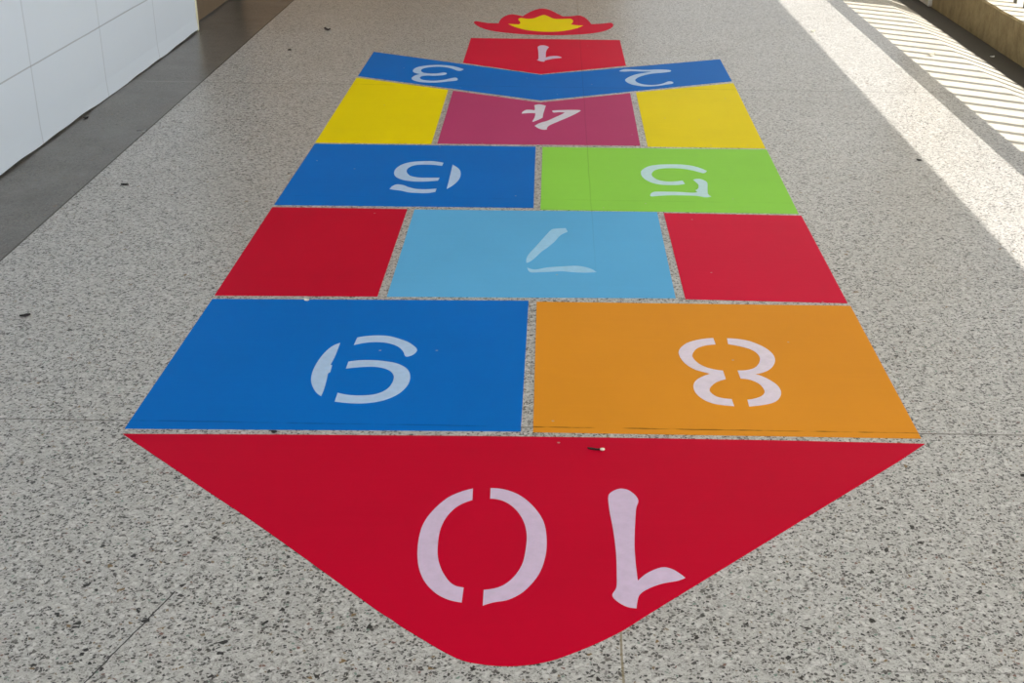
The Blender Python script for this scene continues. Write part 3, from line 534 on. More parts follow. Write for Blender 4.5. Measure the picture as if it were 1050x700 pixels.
  '7':[[(0.0329,3.7424),(0.0265,3.7419),(0.0203,3.7412),(0.0144,3.7404),(0.0089,3.7393),(0.0042,3.7379),(0.0002,3.7365),(-0.0029,3.7352),(-0.0057,3.7334),(-0.0083,3.7305),(-0.0111,3.7257),(-0.0141,3.7187),(-0.017,3.7101),(-0.0199,3.7002),(-0.0229,3.6898),(-0.0259,3.6794),(-0.0291,3.6687),(-0.0323,3.6574),(-0.0356,3.6458),(-0.0389,3.6342),(-0.0421,3.6229),(-0.0454,3.6116),(-0.0486,3.6002),(-0.0518,3.5889),(-0.055,3.5781),(-0.0579,3.5679),(-0.0608,3.5585),(-0.0636,3.5498),(-0.0662,3.5415),(-0.0687,3.5333),(-0.071,3.5249),(-0.0732,3.5164),(-0.0753,3.508),(-0.0771,3.4996),(-0.0787,3.4913),(-0.0798,3.483),(-0.0806,3.4739),(-0.081,3.4642),(-0.081,3.4549),(-0.0807,3.4472),(-0.0799,3.4421),(-0.0787,3.4402),(-0.0769,3.4405),(-0.0748,3.4426),(-0.0725,3.4458),(-0.0701,3.4496),(-0.0677,3.454),(-0.065,3.4594),(-0.0623,3.4657),(-0.0594,3.4729),(-0.0563,3.4807),(-0.0532,3.4897),(-0.0498,3.5),(-0.0463,3.5108),(-0.0427,3.5215),(-0.039,3.5313),(-0.0352,3.54),(-0.0313,3.548),(-0.0273,3.5558),(-0.0233,3.5638),(-0.0193,3.5725),(-0.0152,3.5822),(-0.0111,3.5926),(-0.0069,3.6032),(-0.0029,3.614),(0.0008,3.6245),(0.004,3.635),(0.0067,3.6456),(0.0094,3.6561),(0.0123,3.6661),(0.0157,3.6753),(0.0197,3.6834),(0.0241,3.6908),(0.0287,3.6976),(0.0336,3.704),(0.0385,3.7103)],[(-0.0768,3.4023),(-0.073,3.3974),(-0.069,3.393),(-0.0647,3.3894),(-0.06,3.387),(-0.0546,3.3863),(-0.0486,3.3878),(-0.0419,3.3914),(-0.0348,3.396),(-0.0273,3.4007),(-0.0196,3.4043),(-0.0115,3.4068),(-0.0031,3.4088),(0.0056,3.4106),(0.0143,3.4122),(0.0229,3.4137),(0.0316,3.4154),(0.0404,3.4173),(0.0491,3.4188),(0.0576,3.4196),(0.0656,3.4192),(0.0731,3.4173),(0.0803,3.4143),(0.0871,3.4105),(0.0934,3.4061),(0.0989,3.4015),(0.1037,3.3965),(0.1078,3.391),(0.1114,3.3851),(0.1146,3.379),(0.1177,3.3727),(0.1115,3.3713),(0.1053,3.3701),(0.099,3.369),(0.0925,3.3682),(0.086,3.3677),(0.0791,3.3677),(0.0719,3.3681),(0.0646,3.3687),(0.0576,3.3695),(0.0509,3.3704),(0.0449,3.3715),(0.0392,3.373),(0.0338,3.3744),(0.0284,3.3756),(0.0229,3.3762),(0.0174,3.3761),(0.012,3.3755),(0.0065,3.3745),(0.0008,3.3734),(-0.0052,3.3723),(-0.0119,3.3712),(-0.0191,3.3698),(-0.0265,3.3683),(-0.0336,3.3671),(-0.0402,3.3663),(-0.0465,3.3653),(-0.0526,3.3641),(-0.0583,3.3634),(-0.0634,3.3639),(-0.0676,3.3663),(-0.0707,3.3708),(-0.073,3.3771),(-0.0746,3.3848),(-0.0759,3.3933)]],
  '6':[[(-0.3985,4.4322),(-0.4061,4.4365),(-0.4137,4.4406),(-0.4213,4.4442),(-0.4288,4.4472),(-0.4363,4.4493),(-0.4436,4.4503),(-0.4508,4.4504),(-0.4579,4.4499),(-0.4651,4.4489),(-0.4725,4.4476),(-0.4802,4.4463),(-0.4882,4.4448),(-0.4961,4.4429),(-0.5038,4.4402),(-0.511,4.4366),(-0.5177,4.4321),(-0.5241,4.4269),(-0.5301,4.4209),(-0.5357,4.414),(-0.5406,4.4063),(-0.5451,4.3973),(-0.5491,4.3871),(-0.5526,4.3763),(-0.5554,4.3651),(-0.5575,4.3541),(-0.5589,4.343),(-0.5595,4.3314),(-0.5595,4.3198),(-0.559,4.3086),(-0.5581,4.2982),(-0.5567,4.2886),(-0.5548,4.2795),(-0.5524,4.2709),(-0.5495,4.2628),(-0.546,4.255),(-0.5418,4.2474),(-0.537,4.24),(-0.5318,4.2332),(-0.526,4.2269),(-0.52,4.2216),(-0.5134,4.2171),(-0.5064,4.2134),(-0.499,4.2103),(-0.4913,4.2079),(-0.4836,4.2061),(-0.4757,4.2048),(-0.4676,4.2042),(-0.4594,4.2042),(-0.451,4.2047),(-0.4426,4.2057),(-0.4342,4.2072),(-0.4256,4.2094),(-0.417,4.212),(-0.4083,4.215),(-0.3996,4.2181),(-0.3967,4.2505),(-0.4045,4.25),(-0.4121,4.2496),(-0.4197,4.2493),(-0.427,4.249),(-0.4341,4.2489),(-0.4408,4.2486),(-0.4473,4.2483),(-0.4536,4.2482),(-0.4597,4.2485),(-0.4659,4.2497),(-0.4723,4.2516),(-0.4788,4.2542),(-0.4852,4.2573),(-0.4911,4.2612),(-0.4962,4.2658),(-0.5006,4.2714),(-0.5043,4.278),(-0.5075,4.2852),(-0.5103,4.2927),(-0.5127,4.3002),(-0.5147,4.3077),(-0.5164,4.3156),(-0.5176,4.3235),(-0.5183,4.3314),(-0.5185,4.3389),(-0.5182,4.3462),(-0.5174,4.3534),(-0.5161,4.3604),(-0.5145,4.367),(-0.5125,4.3731),(-0.5101,4.3787),(-0.5074,4.384),(-0.5043,4.3888),(-0.5009,4.393),(-0.497,4.3967),(-0.4927,4.3996),(-0.4881,4.4018),(-0.4831,4.4036),(-0.4776,4.4049),(-0.4717,4.4058),(-0.4652,4.4065),(-0.458,4.4068),(-0.4505,4.4067),(-0.4429,4.4061),(-0.4356,4.4051),(-0.4284,4.4035),(-0.4213,4.4013),(-0.4142,4.3987),(-0.4072,4.3959),(-0.4001,4.3929)],[(-0.5513,4.1156),(-0.5507,4.1229),(-0.5499,4.13),(-0.5489,4.1368),(-0.5477,4.1432),(-0.546,4.1488),(-0.544,4.154),(-0.5417,4.1588),(-0.5391,4.163),(-0.5361,4.1662),(-0.5327,4.1681),(-0.5287,4.1686),(-0.5241,4.1677),(-0.5192,4.1659),(-0.5144,4.1634),(-0.51,4.1607),(-0.5063,4.1575),(-0.503,4.1536),(-0.4998,4.1493),(-0.4963,4.1449),(-0.4923,4.1407),(-0.4875,4.1365),(-0.4824,4.1321),(-0.4769,4.1278),(-0.4712,4.1241),(-0.4654,4.1212),(-0.4596,4.1192),(-0.4535,4.1179),(-0.4473,4.1172),(-0.4409,4.117),(-0.4341,4.1174),(-0.4271,4.1184),(-0.4197,4.12),(-0.412,4.1221),(-0.4042,4.1245),(-0.3964,4.1272),(-0.3972,4.0914),(-0.4024,4.0879),(-0.4077,4.0845),(-0.413,4.0815),(-0.4185,4.079),(-0.4241,4.0772),(-0.4301,4.0764),(-0.4363,4.0763),(-0.4426,4.0767),(-0.4488,4.0774),(-0.4549,4.078),(-0.4607,4.0783),(-0.4663,4.0787),(-0.4719,4.0792),(-0.4774,4.0802),(-0.4828,4.0819),(-0.4883,4.0846),(-0.4937,4.0881),(-0.4991,4.0921),(-0.5043,4.0959),(-0.5093,4.099),(-0.5141,4.1014),(-0.5188,4.1034),(-0.5233,4.1051),(-0.5277,4.1066),(-0.5319,4.1082),(-0.5361,4.1098),(-0.54,4.1114),(-0.5438,4.1128),(-0.5476,4.1142)],[(-0.3645,4.4105),(-0.3602,4.4035),(-0.356,4.3965),(-0.352,4.3893),(-0.3482,4.3821),(-0.3448,4.3747),(-0.3417,4.3673),(-0.3389,4.3599),(-0.3364,4.3523),(-0.3342,4.3443),(-0.3323,4.3358),(-0.3306,4.3266),(-0.3293,4.3169),(-0.3283,4.3068),(-0.3275,4.2965),(-0.3271,4.2861),(-0.327,4.2756),(-0.3271,4.2649),(-0.3275,4.2541),(-0.3283,4.243),(-0.3296,4.2318),(-0.3314,4.2201),(-0.3337,4.208),(-0.3364,4.1958),(-0.3394,4.184),(-0.3426,4.173),(-0.346,4.1627),(-0.3498,4.1529),(-0.3538,4.1435),(-0.3579,4.1344),(-0.3622,4.1255),(-0.3623,4.1492),(-0.3624,4.1733),(-0.3625,4.1983),(-0.3626,4.2244),(-0.3628,4.2519),(-0.3631,4.2811),(-0.3634,4.3118),(-0.3637,4.3438),(-0.3641,4.3768)]],
  '5':[[(0.53,4.3703),(0.5266,4.3772),(0.5231,4.384),(0.5194,4.3907),(0.5155,4.3972),(0.5111,4.4035),(0.5064,4.4096),(0.5013,4.4155),(0.4959,4.4212),(0.4902,4.4264),(0.4842,4.431),(0.4778,4.435),(0.471,4.4385),(0.4639,4.4414),(0.4566,4.4438),(0.4492,4.4457),(0.4416,4.447),(0.4339,4.4478),(0.426,4.448),(0.4179,4.4479),(0.4096,4.4475),(0.4011,4.4469),(0.3923,4.4462),(0.3834,4.4451),(0.3746,4.4434),(0.3662,4.4409),(0.3581,4.4378),(0.3501,4.4342),(0.3424,4.43),(0.3352,4.4248),(0.3285,4.4184),(0.3222,4.4105),(0.3164,4.4011),(0.311,4.391),(0.3064,4.381),(0.3028,4.3717),(0.3001,4.3635),(0.2984,4.3559),(0.2974,4.3484),(0.2969,4.3407),(0.2966,4.3322),(0.2966,4.323),(0.2968,4.3131),(0.2976,4.303),(0.2989,4.2928),(0.3009,4.2829),(0.3036,4.2729),(0.307,4.2627),(0.311,4.2528),(0.3155,4.2434),(0.3203,4.2352),(0.3255,4.2279),(0.3312,4.2213),(0.3373,4.2155),(0.3436,4.2106),(0.35,4.2067),(0.3565,4.2039),(0.3634,4.2023),(0.3704,4.2014),(0.3774,4.201),(0.3841,4.2007),(0.3907,4.2005),(0.3973,4.2006),(0.4038,4.201),(0.41,4.2019),(0.4158,4.2031),(0.4211,4.2049),(0.426,4.2072),(0.4307,4.2098),(0.4352,4.2127),(0.4395,4.2157),(0.4342,4.2528),(0.4296,4.2503),(0.4249,4.2478),(0.4201,4.2456),(0.415,4.2437),(0.4095,4.2421),(0.4035,4.2408),(0.397,4.2396),(0.3904,4.2388),(0.3838,4.2388),(0.3776,4.2397),(0.3717,4.2417),(0.3658,4.2446),(0.3601,4.2483),(0.3549,4.2527),(0.3503,4.2579),(0.3463,4.2641),(0.3427,4.2714),(0.3397,4.2793),(0.3372,4.2874),(0.3352,4.2953),(0.3339,4.3029),(0.3332,4.3106),(0.3331,4.3183),(0.3335,4.326),(0.3345,4.3339),(0.3362,4.3421),(0.3386,4.3506),(0.3415,4.3591),(0.3448,4.3669),(0.3485,4.3737),(0.3525,4.3792),(0.357,4.3839),(0.3619,4.3878),(0.3672,4.3911),(0.3728,4.394),(0.3788,4.3965),(0.3853,4.3984),(0.3921,4.3998),(0.3991,4.4007),(0.406,4.4012),(0.413,4.4013),(0.4202,4.401),(0.4274,4.4002),(0.4346,4.3989),(0.4417,4.397),(0.4489,4.3944),(0.4561,4.3911),(0.4632,4.3873),(0.4699,4.3833),(0.4761,4.3792),(0.4817,4.375),(0.4868,4.3705),(0.4915,4.3659),(0.4959,4.3615),(0.5001,4.3577),(0.5039,4.354),(0.5074,4.3502),(0.5106,4.347),(0.5137,4.345),(0.5167,4.345),(0.5196,4.3473),(0.5223,4.3515),(0.5249,4.357),(0.5274,4.3634)],[(0.4719,4.2652),(0.4767,4.2694),(0.4814,4.273),(0.4861,4.2755),(0.4907,4.2763),(0.4952,4.2748),(0.5,4.271),(0.5051,4.265),(0.5099,4.2573),(0.5138,4.2483),(0.5163,4.2381),(0.517,4.2262),(0.5162,4.2125),(0.5146,4.1979),(0.5128,4.1832),(0.5114,4.1695),(0.5102,4.1562),(0.5088,4.1427),(0.5076,4.1298),(0.5067,4.118),(0.5065,4.1078),(0.5072,4.0996),(0.5084,4.0929),(0.5101,4.0873),(0.512,4.0825),(0.5141,4.078),(0.5101,4.0754),(0.5061,4.0731),(0.5019,4.0713),(0.4977,4.0703),(0.4934,4.0702),(0.4893,4.0716),(0.4853,4.0743),(0.481,4.0776),(0.4761,4.0808),(0.4702,4.0832),(0.463,4.0847),(0.4548,4.0858),(0.4459,4.0865),(0.4367,4.087),(0.4277,4.0875),(0.4185,4.0879),(0.4089,4.0881),(0.3993,4.0882),(0.3901,4.0881),(0.3816,4.0876),(0.374,4.0868),(0.3669,4.0856),(0.3603,4.0842),(0.3538,4.0827),(0.3474,4.0812),(0.3405,4.0792),(0.3332,4.0766),(0.3263,4.0742),(0.3204,4.0727),(0.3162,4.0729),(0.3138,4.0753),(0.3129,4.0794),(0.3131,4.0844),(0.314,4.0898),(0.3151,4.0949),(0.3165,4.1002),(0.3182,4.1061),(0.3205,4.1119),(0.3239,4.117),(0.3285,4.1208),(0.3348,4.1231),(0.3424,4.1242),(0.3509,4.1245),(0.3599,4.1245),(0.369,4.1245),(0.3785,4.1245),(0.3887,4.1243),(0.3991,4.1239),(0.4092,4.1233),(0.4184,4.1225),(0.4268,4.1212),(0.4347,4.1194),(0.4421,4.1177),(0.4489,4.1163),(0.4549,4.1158),(0.4599,4.1164),(0.4642,4.1176),(0.4679,4.1194),(0.4711,4.1215),(0.4742,4.1237),(0.4684,4.145),(0.4711,4.1487),(0.4737,4.1527),(0.4761,4.1571),(0.4782,4.1622),(0.48,4.1682),(0.4815,4.1756),(0.4826,4.1843),(0.4835,4.1936),(0.484,4.2025),(0.4841,4.2102),(0.4837,4.2164),(0.4827,4.2218),(0.4815,4.2266),(0.4801,4.2313),(0.4787,4.2365),(0.4775,4.2421),(0.4762,4.2477),(0.4748,4.2535),(0.4734,4.2593)]],
  '4':[[(-0.0922,5.2875),(-0.0882,5.2929),(-0.0841,5.2979),(-0.0799,5.3019),(-0.0755,5.3045),(-0.0709,5.3052),(-0.0659,5.3037),(-0.0607,5.3003),(-0.0554,5.2956),(-0.0499,5.2898),(-0.0443,5.2836),(-0.0453,5.2696),(-0.0463,5.2557),(-0.0472,5.2418),(-0.0482,5.228),(-0.0491,5.2143),(-0.05,5.2005),(-0.051,5.1867),(-0.0519,5.1731),(-0.0528,5.1596),(-0.0534,5.1466),(-0.0539,5.1341),(-0.0542,5.1219),(-0.0545,5.1099),(-0.0546,5.0982),(-0.0548,5.0866),(-0.0575,5.0808),(-0.0604,5.075),(-0.0634,5.069),(-0.0666,5.0628),(-0.0701,5.0563),(-0.074,5.0495),(-0.0781,5.0424),(-0.0825,5.0351),(-0.087,5.0277),(-0.0916,5.0202),(-0.0956,5.0258),(-0.0936,5.0387),(-0.0916,5.0517),(-0.0898,5.0647),(-0.0883,5.0778),(-0.087,5.0909),(-0.0862,5.1041),(-0.0857,5.1173),(-0.0854,5.1305),(-0.0853,5.1438),(-0.0853,5.1572),(-0.0902,5.1579),(-0.0952,5.1586),(-0.1003,5.1589),(-0.1055,5.1589),(-0.1109,5.1583),(-0.1166,5.1571),(-0.1225,5.1554),(-0.1285,5.1532),(-0.1347,5.1508),(-0.1409,5.1483),(-0.1406,5.1545),(-0.1401,5.1607),(-0.1395,5.1669),(-0.1386,5.173),(-0.1372,5.179),(-0.1353,5.1853),(-0.1329,5.1919),(-0.1302,5.1983),(-0.1273,5.2039),(-0.1242,5.208),(-0.1209,5.2105),(-0.1173,5.2118),(-0.1135,5.2121),(-0.1097,5.2119),(-0.106,5.2114),(-0.1026,5.2107),(-0.0991,5.2094),(-0.0958,5.2077),(-0.0924,5.2057),(-0.0891,5.2036),(-0.0889,5.2114),(-0.0888,5.2192),(-0.0887,5.2271),(-0.0887,5.2352),(-0.0889,5.2435),(-0.0894,5.252),(-0.0899,5.2607),(-0.0906,5.2695),(-0.0914,5.2785)],[(-0.017,5.2036),(-0.0117,5.2052),(-0.0062,5.2068),(-0.0004,5.2084),(0.0059,5.2099),(0.0128,5.2113),(0.0205,5.2127),(0.029,5.2141),(0.0379,5.2154),(0.0469,5.2165),(0.0555,5.2172),(0.0646,5.2177),(0.0742,5.2182),(0.0835,5.2182),(0.0913,5.2175),(0.0967,5.2155),(0.0992,5.2122),(0.0996,5.2078),(0.0984,5.2025),(0.0961,5.1967),(0.0933,5.1907),(0.0891,5.1812),(0.0849,5.1717),(0.0803,5.1618),(0.0754,5.1516),(0.0701,5.1407),(0.0641,5.1291),(0.0576,5.1169),(0.0507,5.1043),(0.0437,5.0917),(0.0367,5.0793),(0.0296,5.0669),(0.0222,5.0544),(0.0148,5.0421),(0.0077,5.0302),(0.0012,5.019),(-0.0049,5.0085),(-0.0107,4.9986),(-0.0161,4.9891),(-0.0209,4.9802),(-0.025,4.9718),(-0.0281,4.964),(-0.0305,4.9569),(-0.0323,4.9502),(-0.0337,4.9437),(-0.0349,4.9373),(-0.0357,4.931),(-0.0361,4.9248),(-0.0363,4.9188),(-0.0362,4.9129),(-0.036,4.9071),(-0.0387,4.9053),(-0.0415,4.9038),(-0.0443,4.9027),(-0.0473,4.9024),(-0.0504,4.903),(-0.0537,4.9046),(-0.0572,4.9069),(-0.0608,4.91),(-0.0645,4.914),(-0.068,4.9189),(-0.0713,4.925),(-0.0747,4.9321),(-0.078,4.9401),(-0.0813,4.9486),(-0.0846,4.9575),(-0.0806,4.9676),(-0.0765,4.9775),(-0.0724,4.9871),(-0.068,4.9961),(-0.0634,5.0043),(-0.0585,5.0111),(-0.0533,5.0167),(-0.048,5.022),(-0.0426,5.0276),(-0.0373,5.0345),(-0.0321,5.0429),(-0.0269,5.0522),(-0.0217,5.0621),(-0.0164,5.0724),(-0.0109,5.0828),(-0.005,5.0937),(0.0014,5.1053),(0.0077,5.117),(0.0137,5.1281),(0.0189,5.1382),(0.0232,5.1469),(0.0268,5.1548),(0.03,5.1621),(0.0329,5.1689),(0.0356,5.1755),(0.0311,5.1771),(0.0266,5.1785),(0.0221,5.1796),(0.0175,5.1803),(0.0128,5.1805),(0.0078,5.1792),(0.0024,5.1766),(-0.003,5.1739),(-0.0077,5.1724),(-0.0114,5.1731),(-0.0138,5.1765),(-0.0154,5.1816),(-0.0163,5.1882),(-0.0168,5.1956)]],
  '3':[[(-0.4316,5.9612),(-0.4366,5.9684),(-0.4417,5.9756),(-0.4469,5.9827),(-0.4524,5.9897),(-0.4582,5.9963),(-0.4643,6.0029),(-0.4705,6.0094),(-0.477,6.0156),(-0.484,6.0214),(-0.4917,6.0266),(-0.5002,6.0314),(-0.5093,6.0359),(-0.519,6.0399),(-0.5288,6.043),(-0.5384,6.045),(-0.5481,6.0459),(-0.5581,6.0457),(-0.568,6.0447),(-0.5777,6.0429),(-0.5868,6.0406),(-0.5955,6.0376),(-0.6039,6.0341),(-0.6118,6.0298),(-0.6194,6.0247),(-0.6265,6.0188),(-0.6333,6.0119),(-0.6398,6.0042),(-0.6457,5.9956),(-0.651,5.9865),(-0.6552,5.9769),(-0.6584,5.9663),(-0.6607,5.9547),(-0.6622,5.9428),(-0.663,5.9313),(-0.6631,5.921),(-0.6626,5.9121),(-0.6614,5.904),(-0.6595,5.8965),(-0.657,5.8894),(-0.654,5.8825),(-0.6501,5.8756),(-0.6452,5.8687),(-0.6399,5.8624),(-0.6349,5.857),(-0.6306,5.853),(-0.6272,5.8505),(-0.6242,5.8494),(-0.6216,5.8493),(-0.6192,5.8498),(-0.6169,5.8507),(-0.6223,5.8461),(-0.6276,5.8412),(-0.6326,5.8357),(-0.6371,5.8293),(-0.641,5.8218),(-0.6444,5.8125),(-0.6474,5.8016),(-0.6499,5.7901),(-0.6516,5.7788),(-0.6522,5.7683),(-0.6516,5.7587),(-0.6501,5.7494),(-0.6478,5.7406),(-0.6447,5.7322),(-0.6409,5.7243),(-0.6363,5.7168),(-0.6308,5.7097),(-0.6247,5.703),(-0.6181,5.6971),(-0.6111,5.6922),(-0.6038,5.6881),(-0.5958,5.6849),(-0.5875,5.6824),(-0.579,5.6808),(-0.5704,5.6798),(-0.5614,5.6798),(-0.5521,5.6805),(-0.5427,5.682),(-0.5335,5.6841),(-0.5248,5.6867),(-0.5168,5.6901),(-0.5092,5.6942),(-0.5018,5.6988),(-0.4945,5.7035),(-0.487,5.7078),(-0.4788,5.7117),(-0.47,5.7152),(-0.4616,5.7188),(-0.4542,5.7229),(-0.4487,5.7276),(-0.4456,5.7335),(-0.4442,5.7402),(-0.444,5.7473),(-0.4445,5.7543),(-0.4452,5.7604),(-0.4461,5.7663),(-0.4476,5.7721),(-0.4496,5.7774),(-0.4519,5.7815),(-0.4546,5.7839),(-0.4574,5.7844),(-0.4604,5.7835),(-0.4638,5.7813),(-0.4677,5.778),(-0.4722,5.7739),(-0.4774,5.7683),(-0.4832,5.7611),(-0.4894,5.7533),(-0.496,5.7457),(-0.5028,5.7394),(-0.51,5.7342),(-0.5178,5.7294),(-0.5257,5.7253),(-0.5335,5.7219),(-0.5409,5.7195),(-0.548,5.7182),(-0.5548,5.7178),(-0.5615,5.7181),(-0.568,5.7191),(-0.5742,5.7206),(-0.5804,5.7226),(-0.5865,5.725),(-0.5923,5.7281),(-0.5977,5.732),(-0.6023,5.7368),(-0.6063,5.7431),(-0.6098,5.7506),(-0.6127,5.7589),(-0.6148,5.7671),(-0.6161,5.7748),(-0.6163,5.7821),(-0.6156,5.7895),(-0.6141,5.7966),(-0.612,5.803),(-0.6093,5.8084),(-0.6061,5.8126),(-0.6023,5.816),(-0.5978,5.8185),(-0.5927,5.8204),(-0.5871,5.8218),(-0.5805,5.822),(-0.5731,5.8211),(-0.5653,5.8198),(-0.5574,5.8189),(-0.5498,5.8193),(-0.5422,5.821),(-0.5342,5.8235),(-0.5265,5.8267),(-0.5196,5.8305),(-0.5141,5.835),(-0.5098,5.8407),(-0.5064,5.8476),(-0.504,5.8549),(-0.5027,5.8619),(-0.5025,5.8679),(-0.5037,5.8733),(-0.5063,5.8786),(-0.5098,5.8831),(-0.5139,5.8862),(-0.5184,5.8872),(-0.5232,5.8851),(-0.5287,5.8804),(-0.5346,5.8746),(-0.5408,5.8691),(-0.5471,5.8654),(-0.5536,5.8635),(-0.5605,5.8625),(-0.5675,5.8622),(-0.5743,5.8625),(-0.5808,5.8635),(-0.5871,5.8649),(-0.5932,5.8667),(-0.5991,5.8693),(-0.6045,5.8728),(-0.6093,5.8773),(-0.6135,5.8832),(-0.6174,5.8903),(-0.6207,5.8983),(-0.6233,5.9068),(-0.6249,5.9154),(-0.6258,5.9245),(-0.6258,5.9345),(-0.625,5.9447),(-0.6235,5.9544),(-0.621,5.963),(-0.6176,5.9703),(-0.6132,5.977),(-0.6081,5.9829),(-0.6024,5.9883),(-0.5963,5.9931),(-0.5899,5.9978),(-0.5828,6.0021),(-0.5754,6.0058),(-0.5676,6.0085),(-0.5597,6.0097),(-0.5514,6.0094),(-0.5425,6.0077),(-0.5335,6.005),(-0.5249,6.0016),(-0.5172,5.9977),(-0.5103,5.9935),(-0.5042,5.9885),(-0.4985,5.983),(-0.493,5.977),(-0.4874,5.9707),(-0.4817,5.9632),(-0.4759,5.9546),(-0.4704,5.9459),(-0.4652,5.9382),(-0.4605,5.9327),(-0.4563,5.9292),(-0.4525,5.927),(-0.4491,5.9262),(-0.446,5.9269),(-0.4431,5.9289),(-0.4404,5.9328),(-0.4379,5.9384),(-0.4357,5.9452),(-0.4336,5.953)]],
  '2':[[(0.2876,5.9608),(0.2925,5.9715),(0.2977,5.9816),(0.3031,5.9907),(0.3091,5.9982),(0.3159,6.0035),(0.3232,6.0059),(0.3312,6.0057),(0.3397,6.0041),(0.3488,6.002),(0.3586,6.0005),(0.3692,5.9993),(0.3807,5.9976),(0.3926,5.996),(0.4047,5.9949),(0.4167,5.9949),(0.4286,5.9966),(0.4407,5.9996),(0.4528,6.0031),(0.4646,6.0059),(0.4759,6.0073),(0.4873,6.0071),(0.499,6.0061),(0.5099,6.0042),(0.5192,6.0014),(0.5258,5.9976),(0.5295,5.9925),(0.5309,5.986),(0.5304,5.9788),(0.5284,5.9717),(0.5253,5.9655),(0.5209,5.9604),(0.5149,5.9558),(0.5077,5.9514),(0.4995,5.947),(0.4907,5.9424),(0.4806,5.9375),(0.469,5.9327),(0.4569,5.9277),(0.4452,5.9223),(0.435,5.9164),(0.4263,5.9098),(0.4185,5.9028),(0.4114,5.8954),(0.4048,5.8876),(0.3982,5.8795),(0.3916,5.8712),(0.3853,5.8626),(0.3793,5.8537),(0.3739,5.8445),(0.369,5.835),(0.3646,5.8251),(0.3605,5.8147),(0.3571,5.8042),(0.3545,5.7937),(0.353,5.7834),(0.3527,5.773),(0.3534,5.7625),(0.3549,5.7522),(0.3571,5.7425),(0.3597,5.7338),(0.3628,5.726),(0.3666,5.719),(0.3708,5.7127),(0.3754,5.707),(0.3803,5.7021),(0.3855,5.6977),(0.391,5.694),(0.3969,5.691),(0.4029,5.6887),(0.4091,5.6873),(0.4156,5.6867),(0.4224,5.6869),(0.4293,5.6878),(0.4362,5.6896),(0.4429,5.6924),(0.4494,5.6963),(0.456,5.7013),(0.4624,5.7071),(0.4687,5.7136),(0.4746,5.7204),(0.4802,5.7285),(0.4855,5.7381),(0.4906,5.7478),(0.4955,5.7561),(0.5001,5.7615),(0.5046,5.7635),(0.5091,5.7632),(0.5132,5.7612),(0.5167,5.758),(0.519,5.7542),(0.5205,5.7493),(0.5213,5.7429),(0.5212,5.7358),(0.5201,5.7289),(0.5177,5.7227),(0.5137,5.7177),(0.5083,5.7131),(0.5019,5.7088),(0.495,5.7045),(0.488,5.6998),(0.4809,5.6945),(0.4733,5.6889),(0.4655,5.6833),(0.4573,5.6779),(0.449,5.6733),(0.4403,5.6691),(0.4312,5.6651),(0.4219,5.6616),(0.4127,5.6591),(0.4036,5.6579),(0.3946,5.6579),(0.3856,5.6589),(0.3767,5.6609),(0.368,5.6641),(0.3599,5.6684),(0.352,5.6739),(0.3444,5.6806),(0.3371,5.6884),(0.3305,5.6973),(0.3248,5.7072),(0.3196,5.7186),(0.3149,5.7316),(0.3111,5.7454),(0.3084,5.7593),(0.3073,5.7724),(0.308,5.7847),(0.3102,5.7967),(0.3137,5.8085),(0.3182,5.8204),(0.3233,5.8324),(0.3293,5.8451),(0.3364,5.8583),(0.3442,5.8715),(0.3525,5.8838),(0.3608,5.8948),(0.3693,5.904),(0.3784,5.912),(0.3876,5.9191),(0.3967,5.9257),(0.4051,5.9322),(0.413,5.9386),(0.4205,5.9445),(0.4277,5.9501),(0.4347,5.9555),(0.4417,5.9607),(0.4324,5.9608),(0.4231,5.961),(0.4138,5.9611),(0.4045,5.9613),(0.3953,5.9616),(0.3858,5.9623),(0.3762,5.9632),(0.3667,5.9641),(0.3575,5.9646),(0.3489,5.9643),(0.341,5.9627),(0.3336,5.96),(0.3265,5.9571),(0.3199,5.9546),(0.3136,5.9534),(0.3077,5.9536),(0.3023,5.9546),(0.2972,5.9563),(0.2924,5.9584)]],
